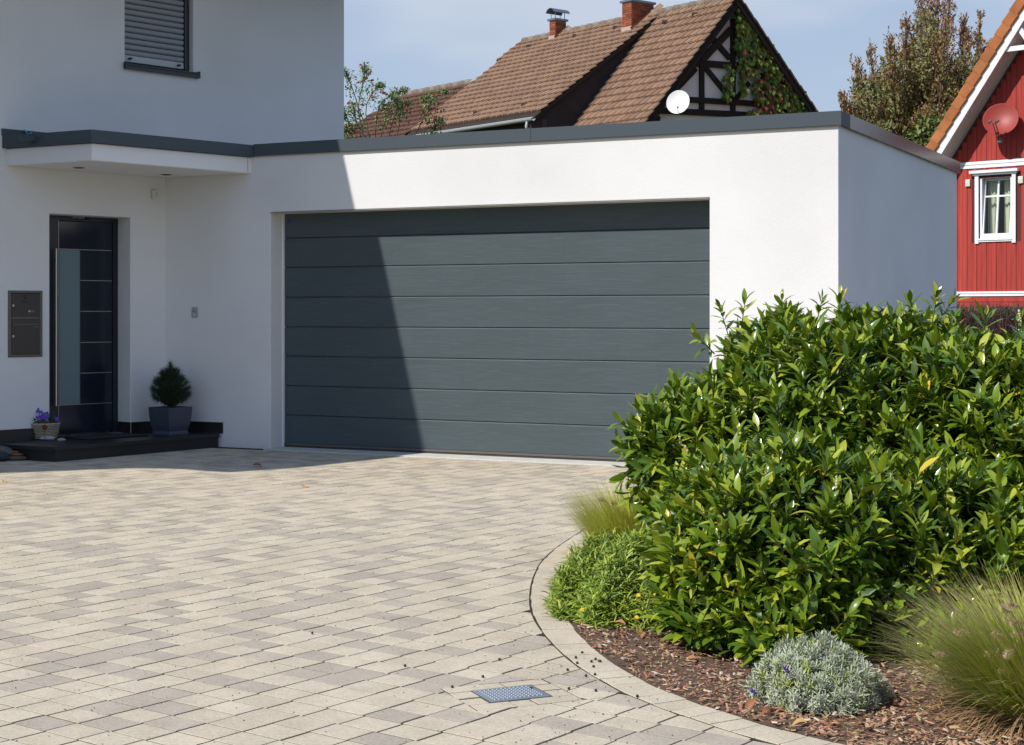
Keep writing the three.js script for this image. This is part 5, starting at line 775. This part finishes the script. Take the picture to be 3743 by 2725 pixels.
function bushOf(name, label, cat, c, R3, n, leaf, cols, seed, group) {
  const o = grp(name, V(c.x, 0, c.z)), r = rng(seed), b = new Bake(); tag(o, label, cat, group); const cc = V(0, c.y, 0);
  for (let k = 0; k < n; k++) { const u = rndDir(r), p = cc.clone().add(u.clone().multiply(R3).multiplyScalar(lerp(0.55, 1.05, Math.sqrt(r())) * (1 + 0.15 * Math.sin(u.x * 8 + u.y * 5)))); if (p.y < 0.02) continue; const d = u.clone().add(rndDir(r)).add(V(0, 0.3, 0)), v = lerp(0.75, 1.25, r()), col = cols[Math.floor(r() * cols.length)]; b.add(leaf, basis(p, d, u.clone().add(V(0, 0.8, 0)).add(rndDir(r).multiplyScalar(0.4)), lerp(0.7, 1.25, r())), col.map((x) => x * v)); }
  mesh('crown', b.build(), leafMat({ roughness: 0.55 }), o).userData.kind = 'stuff';
  const bark = std(0.1, 0.08, 0.06, { roughness: 0.95 }); for (let k = 0; k < 5; k++) mesh('trunk', taper(V((r() - 0.5) * 0.2, 0, (r() - 0.5) * 0.2), cc.clone().add(rndDir(r).multiply(R3).multiplyScalar(0.5)), 0.04, 0.015), bark, o);
  return top(o);
}
{
  const at = (px, py, d) => ray(px, py).multiplyScalar(d).add(V(0, EYE, 0));
  bushOf('broadleaf_shrub', 'bright yellow-green shrub between the garage roof and the orange verge', 'shrub', at(3400, 545, 45), V(0.62, 0.8, 0.5), 1100, leafGeo(0.2, 0.1, { seg: 2, curve: 0.35, base: 0.2 }), [[0.14, 0.2, 0.03], [0.09, 0.15, 0.025], [0.19, 0.24, 0.035]], 31);
  bushOf('broadleaf_shrub', 'dark green shrub just above the garage roof below the bronze tree', 'shrub', at(3260, 600, 45), V(1.0, 0.75, 0.8), 1500, leafGeo(0.13, 0.07, { seg: 2, curve: 0.3, base: 0.2 }), [[0.06, 0.12, 0.025], [0.08, 0.15, 0.03], [0.1, 0.16, 0.03]], 32);
}
{ // ---- rose-hip shrub by the corner of the house
  const D = 26, at = (px, py, dd = 0) => ray(px, py).multiplyScalar(D + dd).add(V(0, EYE, 0)), base = at(1390, 1300).setY(0), o = grp('rosehip_shrub', base), L = (p) => p.clone().sub(base), r = rng(808), b = new Bake(), lg = rhomb(0.05, 0.024), hips = new Bake(), hip = new THREE.IcosahedronGeometry(0.019, 1);
  tag(o, 'thin open shrub with red hips behind the garage beside the house corner', 'shrub'); const bark = std(0.1, 0.08, 0.05, { roughness: 0.95 });
  const limbs = [[[1400, 900], [1370, 560], [1320, 420], [1275, 290], [1255, 250]], [[1400, 900], [1345, 560], [1310, 400], [1330, 280], [1332, 238]], [[1400, 900], [1350, 520], [1340, 380], [1380, 320], [1393, 308]], [[1400, 900], [1372, 520], [1390, 380], [1440, 345], [1488, 332]], [[1410, 900], [1420, 520], [1440, 430], [1470, 390], [1500, 375]], [[1410, 900], [1360, 530], [1300, 470], [1270, 440], [1258, 400]], [[1420, 900], [1480, 560], [1530, 470], [1560, 400], [1600, 345], [1635, 335]], [[1420, 900], [1520, 560], [1580, 480], [1620, 430]], [[1420, 900], [1440, 560], [1460, 440], [1450, 380], [1440, 350]], [[1420, 900], [1540, 540], [1590, 460], [1560, 380], [1555, 350]], [[1400, 900], [1290, 540], [1265, 490], [1262, 460]], [[1400, 900], [1330, 540], [1300, 440], [1290, 380]], [[1410, 900], [1390, 520], [1410, 430], [1400, 370]]];
  for (const l of limbs) {
    const dz = (r() - 0.5) * 1.2, curve = new THREE.CatmullRomCurve3(l.map(([x, y]) => L(at(x, y, dz)))); mesh('stem', new THREE.TubeGeometry(curve, 20, 0.008, 4), bark, o);
    for (let k = 0; k < 62; k++) { const t = lerp(0.52, 1, r()), c = curve.getPoint(t), tw = rndDir(r).multiply(V(1, 0.7, 1)).multiplyScalar(lerp(0.25, 0.08, (t - 0.52) / 0.48)); for (let j = 0; j < 5; j++) { const v = lerp(0.7, 1.3, r()), q = c.clone().addScaledVector(tw, (j + 1) / 5); b.add(lg, basis(q, rndDir(r).add(V(0, 0.1, 0)), rndDir(r).add(V(0, 0.8, 0.3)), lerp(0.7, 1.3, r())), r() < 0.25 ? [0.3 * v, 0.34 * v, 0.07] : [0.13 * v, 0.2 * v, 0.06 * v]); } if (r() < 0.075 && t < 0.9) for (let j = 0; j < 2; j++) hips.add(hip, new THREE.Matrix4().makeTranslation(...c.clone().add(tw).add(rndDir(r).multiplyScalar(0.04)).toArray()), [0.4, 0.03, 0.035]); }
  }
  mesh('leaves', b.build(), leafMat({ roughness: 0.6 }), o).userData.kind = 'stuff'; mesh('hips', hips.build(), std(1, 1, 1, { vertexColors: true, roughness: 0.4 }), o).userData.kind = 'stuff'; top(o);
}
{ // ---- twiggy brown hedge in front of the red house
  const D = 27, c = ray(3760, 1142).multiplyScalar(D), o = grp('barberry_hedge', V(c.x, 0, c.z)), r = rng(909), b = new Bake(), tw = new THREE.CylinderGeometry(0.003, 0.007, 1, 3, 1, true).translate(0, 0.5, 0), lv = rhomb(0.04, 0.022);
  tag(o, 'twiggy purple-brown hedge in front of the red house', 'hedge');
  for (let k = 0; k < 11000; k++) { const p = V((r() - 0.5) * 3.6, Math.pow(r(), 0.6) * 1.4, (r() - 0.5) * 1.0), d = V((r() - 0.5) * 1.1, 0.9, (r() - 0.5) * 1.1).normalize(), v = lerp(0.6, 1.4, r()); b.add(tw, basis(p, d, V(1, 0, 0.2)).scale(V(1, lerp(0.08, 0.22, r()), 1)), [0.13 * v, 0.075 * v, 0.07 * v]); if (r() < 0.55) b.add(lv, basis(p, rndDir(r), rndDir(r), 1), p.y > 1.2 ? [0.045, 0.08, 0.02] : [0.1 * v, 0.05 * v, 0.05 * v]); }
  for (let k = 0; k < 1500; k++) b.add(lv, basis(V((r() - 0.5) * 3.7, lerp(1.3, 1.5, r()), (r() - 0.5) * 1.0), rndDir(r), rndDir(r), 1.2), [0.05, 0.085, 0.022]);
  mesh('twigs', b.build(), std(1, 1, 1, { vertexColors: true, roughness: 0.9 }), o).userData.kind = 'stuff';
  for (let k = 0; k < 9; k++) mesh('stem', taper(V((r() - 0.5) * 3, 0, 0), V((r() - 0.5) * 3, 1.2, (r() - 0.5) * 0.6), 0.02, 0.008), std(0.1, 0.07, 0.06), o); top(o);
}
// ================================================================ small things
const STEP_Y = 0.1308 * SC;
{ // ---- dwarf pine in a square planter on the step
  const p = ray(622, 1142).multiplyScalar(16.35).setY(STEP_Y), turn = R(8), pot = grp('square_planter', p, turn); tag(pot, 'dark blue-grey square planter on the entrance step', 'planter');
  const blue = std(0.055, 0.068, 0.095, { roughness: 0.42 }), H = 0.285, prof = [[0.10, 0], [0.128, 0.0], [0.13, 0.012], [0.126, 0.028], [0.121, 0.04], [0.138, 0.1], [0.15, 0.18], [0.157, H], [0.143, H], [0.135, H - 0.04]];
  mesh('body', (() => { const g = new THREE.LatheGeometry(prof.map(([x, y]) => new THREE.Vector2(x * 1.414, y)), 4, Math.PI / 4 * 0); const f = g.toNonIndexed(); f.computeVertexNormals(); return f; })(), blue, pot);
  mesh('earth', new THREE.CircleGeometry(0.19, 4).rotateX(-Math.PI / 2).rotateY(Math.PI / 2).translate(0, H - 0.035, 0), std(0.03, 0.02, 0.015, { roughness: 1 }), pot); top(pot);
  const o = grp('dwarf_pine', V(p.x, p.y + H - 0.034, p.z)), r = rng(515), b = new Bake(), nd = new THREE.ConeGeometry(0.0017, 0.062, 3, 1, true).translate(0, 0.031, 0); tag(o, 'bushy dark green dwarf pine growing in the square planter', 'dwarf pine'); const bark = std(0.06, 0.045, 0.03, { roughness: 1 });
  mesh('trunk', taper(V(0, 0, 0), V(0.005, 0.44, 0), 0.02, 0.006, 7), bark, o);
  const clumps = [[0, 0.45, 0, 1]]; for (let k = 0; k < 90; k++) { const t = k / 90, y = lerp(0.08, 0.4, t), a = k * 2.4, rad = lerp(0.19, 0.05, Math.pow(t, 2.2)) * (t < 0.15 ? 0.7 : 1) * lerp(0.45, 1.08, r()); clumps.push([Math.cos(a) * rad, y + (r() - 0.5) * 0.03, Math.sin(a) * rad, 0]); }
  for (const [x, y, z] of clumps) { const c = V(x, y, z), ax = V(x * 2.2, 0.32, z * 2.2).normalize(); mesh('twig', taper(V(0, Math.max(0.03, y - 0.09), 0), c, 0.006, 0.004, 4), bark, o); for (let j = 0; j < 120; j++) { const v = lerp(0.7, 1.4, r()); b.add(nd, basis(c.clone().addScaledVector(ax, (r() - 0.6) * 0.07), ax.clone().multiplyScalar(0.75).add(rndDir(r)).normalize(), V(0.1, 1, 0), lerp(0.8, 1.2, r())), [0.022 * v, 0.05 * v, 0.018 * v]); } }
  mesh('needles', b.build(), std(1, 1, 1, { vertexColors: true, roughness: 0.6 }), o).userData.kind = 'stuff'; top(o);
}
{ // ---- wicker basket of violet flowers
  const p = ground(163, 1606, STEP_Y), H = 0.155, R0 = 0.098, R1 = 0.138, bk = grp('wicker_basket', p); tag(bk, 'pale wicker flower basket on the step beside the front door', 'basket'); const w = [std(0.46, 0.38, 0.28, { roughness: 0.8 }), std(0.4, 0.33, 0.24, { roughness: 0.8 })], rows = 9;
  mesh('liner', new THREE.CylinderGeometry(R1 - 0.012, R0 - 0.01, H - 0.02, 20).translate(0, (H - 0.02) / 2 + 0.006, 0), std(0.05, 0.04, 0.03), bk);
  for (let k = 0; k < rows; k++) { const y = 0.01 + (k + 0.3) * (H - 0.015) / rows, rr = lerp(R0, R1, y / H), pts = []; for (let j = 0; j < 48; j++) { const a = j / 48 * 6.2832; pts.push(V(Math.cos(a) * (rr + 0.006 * Math.sin(a * 12 + (k % 2) * Math.PI)), y, Math.sin(a) * (rr + 0.006 * Math.sin(a * 12 + (k % 2) * Math.PI)))); } mesh('woven_strand', new THREE.TubeGeometry(new THREE.CatmullRomCurve3(pts, true), 60, 0.0072, 5, true), w[k % 2], bk); }
  mesh('rim', new THREE.TorusGeometry(R1 + 0.002, 0.009, 6, 28).rotateX(Math.PI / 2).translate(0, H, 0), w[0], bk); top(bk);
  const o = grp('violet_flowers', V(p.x, p.y + H - 0.02, p.z)), r = rng(616), b = new Bake(), lg = leafGeo(0.05, 0.026, { seg: 3, curve: 0.35, base: 0.2 }); tag(o, 'violet starry flowers with dark green leaves in the wicker basket', 'flowers');
  mesh('soil', new THREE.CylinderGeometry(0.12, 0.12, 0.012, 18), std(0.03, 0.02, 0.015), o);
  for (let k = 0; k < 230; k++) { const a = r() * 6.28, q = Math.sqrt(r()), pos = V(Math.cos(a) * 0.13 * q, r() * 0.1 * (1.25 - q * 0.7), Math.sin(a) * 0.13 * q); if (k < 26) pos.set(-0.14 - 0.03 * r(), 0.03 + 0.07 * r(), (r() - 0.5) * 0.07); b.add(lg, basis(pos, rndDir(r).add(V(pos.x * 4, 0.4, pos.z * 4)), V(0, 1, 0.3), lerp(0.6, 1.1, r())), [0.035, 0.075 + 0.03 * r(), 0.028]); }
  mesh('leaves', b.build(), leafMat(), o).userData.kind = 'stuff';
  const pet = leafGeo(0.03, 0.02, { seg: 3, curve: 0.2, base: 0.3, power: 1.2 }), vio = std(0.12, 0.035, 0.42, { roughness: 0.6 });
  for (const [x, y, z] of [[-0.2, 0.1, 0.02], [-0.19, 0.075, 0.05], [-0.06, 0.155, 0.05], [-0.03, 0.14, 0.07], [0.0, 0.095, 0.12], [0.03, 0.09, 0.125], [-0.02, 0.085, 0.13], [0.055, 0.1, 0.11], [0.14, 0.065, 0.06], [0.02, 0.115, 0.1]]) { const fb = new Bake(), ax = V(x * 2 + 0.25, 0.35, 0.85).normalize(); for (let j = 0; j < 5; j++) { const a = j * 1.2566 + r(), s = V(0, 1, 0).cross(ax).normalize(), u = V().crossVectors(ax, s); fb.add(pet, basis(V(x, y, z), s.multiplyScalar(Math.cos(a)).addScaledVector(u, Math.sin(a)).addScaledVector(ax, 0.25), ax), [1, 1, 1]); } mesh('flower', fb.build(), vio, o); }
  top(o);
  // rusty metal leaf on a pin
  const q = ground(166, 1612, STEP_Y).add(V(0, 0, 0.03)), ml = grp('metal_leaf', q), s = new THREE.Shape(), n = 40; tag(ml, 'rusty maple-leaf ornament on a pin before the wicker basket', 'garden ornament');
  for (let k = 0; k <= n; k++) { const a = -Math.PI / 2 + k / n * 6.2832, rr = 0.036 * (0.62 + 0.38 * Math.pow(Math.abs(Math.cos(2.5 * (a + Math.PI / 2) + Math.PI / 2)), 0.7)) * (0.85 + 0.15 * Math.cos(15 * a)); s[k ? 'lineTo' : 'moveTo'](Math.cos(a) * rr, Math.sin(a) * rr); }
  mesh('leaf', new THREE.ExtrudeGeometry(s, { depth: 0.002, bevelEnabled: false }).translate(0, 0.13, 0), std(0.13, 0.03, 0.015, { roughness: 0.8 }), ml); mesh('pin', taper(V(0, 0.0, 0.001), V(0, 0.11, 0.001), 0.002, 0.002, 5), std(0.1, 0.035, 0.02), ml); top(ml);
}
function pebble(name, label, cat, p, rx, ry, rz, mat, seed, group) { const r = rng(seed), g = new THREE.IcosahedronGeometry(1, 3), q = g.attributes.position, v = V(), k = 1.3 + r(), h = r() * 6; for (let i = 0; i < q.count; i++) { v.fromBufferAttribute(q, i); const f = 1 + 0.1 * Math.sin(v.x * k * 2 + h) + 0.07 * Math.cos(v.z * 3.1 * k + h) + 0.04 * Math.sin(v.y * 5 + v.x * 4); v.multiplyScalar(f); q.setXYZ(i, v.x * rx, (v.y + 0.93) * ry, v.z * rz); } g.computeVertexNormals(); const m = mesh(name, g, mat, scene, p); m.name = numbered(name); scene.add(m); return tag(m, label, cat, group); }
{
  const G = (px, py) => ground(px, py, STEP_Y);
  pebble('glass_stone', 'clear glassy stone lying before the wicker basket', 'stone', G(172, 1611), 0.07, 0.022, 0.04, phys(0.55, 0.62, 0.64, { roughness: 0.15, transmission: 0.35, thickness: 0.04 }), 1);
  pebble('white_stone', 'small white quartz stone at the step edge', 'stone', G(223, 1613), 0.046, 0.014, 0.026, std(0.5, 0.48, 0.45, { map: T.blotch, roughness: 0.7 }), 2);
  const p = ground(55, 1684); 
  pebble('flat_stone', 'grey-olive flat stone, lowest of the little pile by the step', 'stone', p.clone(), 0.115, 0.024, 0.06, std(0.14, 0.13, 0.095, { map: T.blotch }), 3, 'stones piled by the step');
  pebble('flat_stone', 'pale orange flat stone, middle of the little pile by the step', 'stone', p.clone().add(V(0.01, 0.046, -0.01)), 0.062, 0.0125, 0.04, std(0.4, 0.17, 0.085, { map: T.blotch }), 4, 'stones piled by the step');
  pebble('flat_stone', 'red-orange flat stone on top of the little pile by the step', 'stone', p.clone().add(V(-0.012, 0.07, -0.01)), 0.036, 0.011, 0.026, std(0.42, 0.11, 0.05, { map: T.blotch }), 5, 'stones piled by the step');
  pebble('round_stone', 'dark round stone beside the driftwood at the step', 'stone', ground(3, 1687), 0.07, 0.045, 0.06, std(0.045, 0.05, 0.062, { map: T.blotch }), 6);
  const o = grp('driftwood', ground(8, 1683)), dw = std(0.19, 0.175, 0.17, { roughness: 0.95, map: T.wood }); tag(o, 'weathered grey driftwood leaning beside the entrance step', 'driftwood');
  [[[-0.34, 0.3, -0.06], [-0.16, 0.17, -0.04], [-0.02, 0.1, 0], [0.1, 0.055, 0.02]], [[-0.3, 0.22, 0.03], [-0.1, 0.1, 0.05], [0.03, 0.03, 0.06]], [[-0.3, 0.16, -0.1], [-0.1, 0.13, -0.08], [0.08, 0.09, -0.06]]].forEach((l, k) => mesh('limb', tube(l.map((a) => V(...a)), [0.03, 0.022, 0.018][k], 7, 10), dw, o)); top(o);
  // door mat
  const d = houseF.at(330, 1300), mt = mesh('doormat', rbox(-0.36, 0.36, 0.001, 0.016, -0.2, 0.2, 0.006), std(0.012, 0.011, 0.011, { roughness: 1, bumpMap: T.fine, bumpScale: 0.002 }), scene, houseF.world((houseF.at(180, 800).x + houseF.at(475, 800).x) / 2 + 0.02, STEP_Y, 0.26)); mt.rotation.y = houseF.turn; mt.name = numbered('doormat'); tag(mt, 'dark doormat on the step before the front door', 'doormat');
}
{ // ---- fallen leaves and berries on the paving and the mulch
  const lg = leafGeo(0.07, 0.04, { seg: 3, fold: 0.7, curve: 0.6, base: 0.2 }), r = rng(717), mats = [std(0.4, 0.19, 0.07, { roughness: 0.7 }), std(0.3, 0.11, 0.05, { roughness: 0.7 }), std(0.5, 0.3, 0.1, { roughness: 0.7 })];
  const put = (px, py, k, s, label, lift = 0.012) => { const m = mesh('fallen_leaf', lg, mats[k], scene); m.name = numbered('fallen_leaf'); m.applyMatrix4(basis(ground(px, py).add(V(0, lift, 0)), V(r() - 0.5, 0.15, r() - 0.5), V(0.2, 1, 0.2), s)); tag(m, label, 'leaf', 'fallen leaves'); };
  put(925, 1707, 1, 1.4, 'curled brown leaf on the shaded paving before the garage'); put(1103, 1782, 2, 1.1, 'pale brown leaf on the sunny paving before the garage'); put(12, 1763, 2, 0.9, 'orange leaf on the paving near the driftwood');
  put(2285, 2308, 0, 1.1, 'orange leaf upright at the foot of the leafy mound', 0.03); for (const [x, y, k] of [[2395, 2345, 1], [2340, 2330, 0], [2262, 2332, 1], [2510, 2415, 0], [2270, 2255, 1]]) put(x, y, k, 0.9, 'brown leaf on the mulch by the laurel foot');
  put(2950, 2660, 2, 0.8, 'yellow leaf on the mulch before the lavender'); for (const [x, y, k] of [[3035, 2660, 0], [2735, 2610, 1], [2820, 2615, 1], [3130, 2665, 1], [2870, 2635, 0]]) put(x, y, k, 0.75, 'rusty leaf on the mulch before the lavender');
  put(3160, 2600, 0, 1.3, 'orange leaf caught upright in the lavender', 0.1); put(2760, 2262, 1, 1.5, 'brown curled leaf caught in the laurel', 0.28);
  const bg = new THREE.IcosahedronGeometry(0.0056, 2), bm = std(0.018, 0.014, 0.016, { roughness: 0.35 });
  for (const [x, y] of [[1653, 2518], [1942, 2523], [1826, 2417], [1141, 2320], [2128, 2392], [2162, 2425], [2177, 2416], [2190, 2423], [2194, 2424], [2170, 2443], [2110, 2430], [2142, 2477], [2175, 2472], [2075, 2455], [2178, 2531], [2080, 2524], [2105, 2410], [2330, 2552], [1765, 2480], [1480, 2440]]) { const m = mesh('fallen_berry', bg, bm, scene, ground(x, y).add(V(0, 0.0065, 0))); m.name = numbered('fallen_berry'); const q = ground(x, y); tag(m, inBed(q.x, q.z) ? 'black berry fallen on the curved edging blocks' : x > 2050 ? 'black berry on the cut pavers between drain and edging' : x > 1600 ? 'black berry on the paving right beside the drain cover' : 'single black berry out on the open paving', 'berry', 'berries fallen on the paving'); }
  for (let k = 0; k < 0; k++);
}
{ // ---- crumbs of soil and bark strewn over the paving: nobody could count them
  const N = 520, r = rng(818), im = new THREE.InstancedMesh(new THREE.IcosahedronGeometry(0.0026, 0), std(0.09, 0.06, 0.04, { roughness: 1 }), N), m = new THREE.Matrix4(); let k = 0;
  while (k < N) { const near = r() < 0.45, px = near ? lerp(1900, 2500, r()) : lerp(0, 2300, r()), py = lerp(1760, 2725, Math.pow(r(), 1.2)), p = ground(px, py); if (inMulch(p.x, p.z)) continue; m.makeScale(lerp(0.5, 1.8, r() * r()), lerp(0.5, 1, r()), lerp(0.5, 1.8, r() * r())).setPosition(p.x, 0.003, p.z); im.setMatrixAt(k++, m); }
  im.name = 'paving_crumbs'; tag(im, 'crumbs of soil and bark strewn over the paving', 'crumbs', null, 'stuff'); scene.add(im);
}
renderer.render(scene, camera);
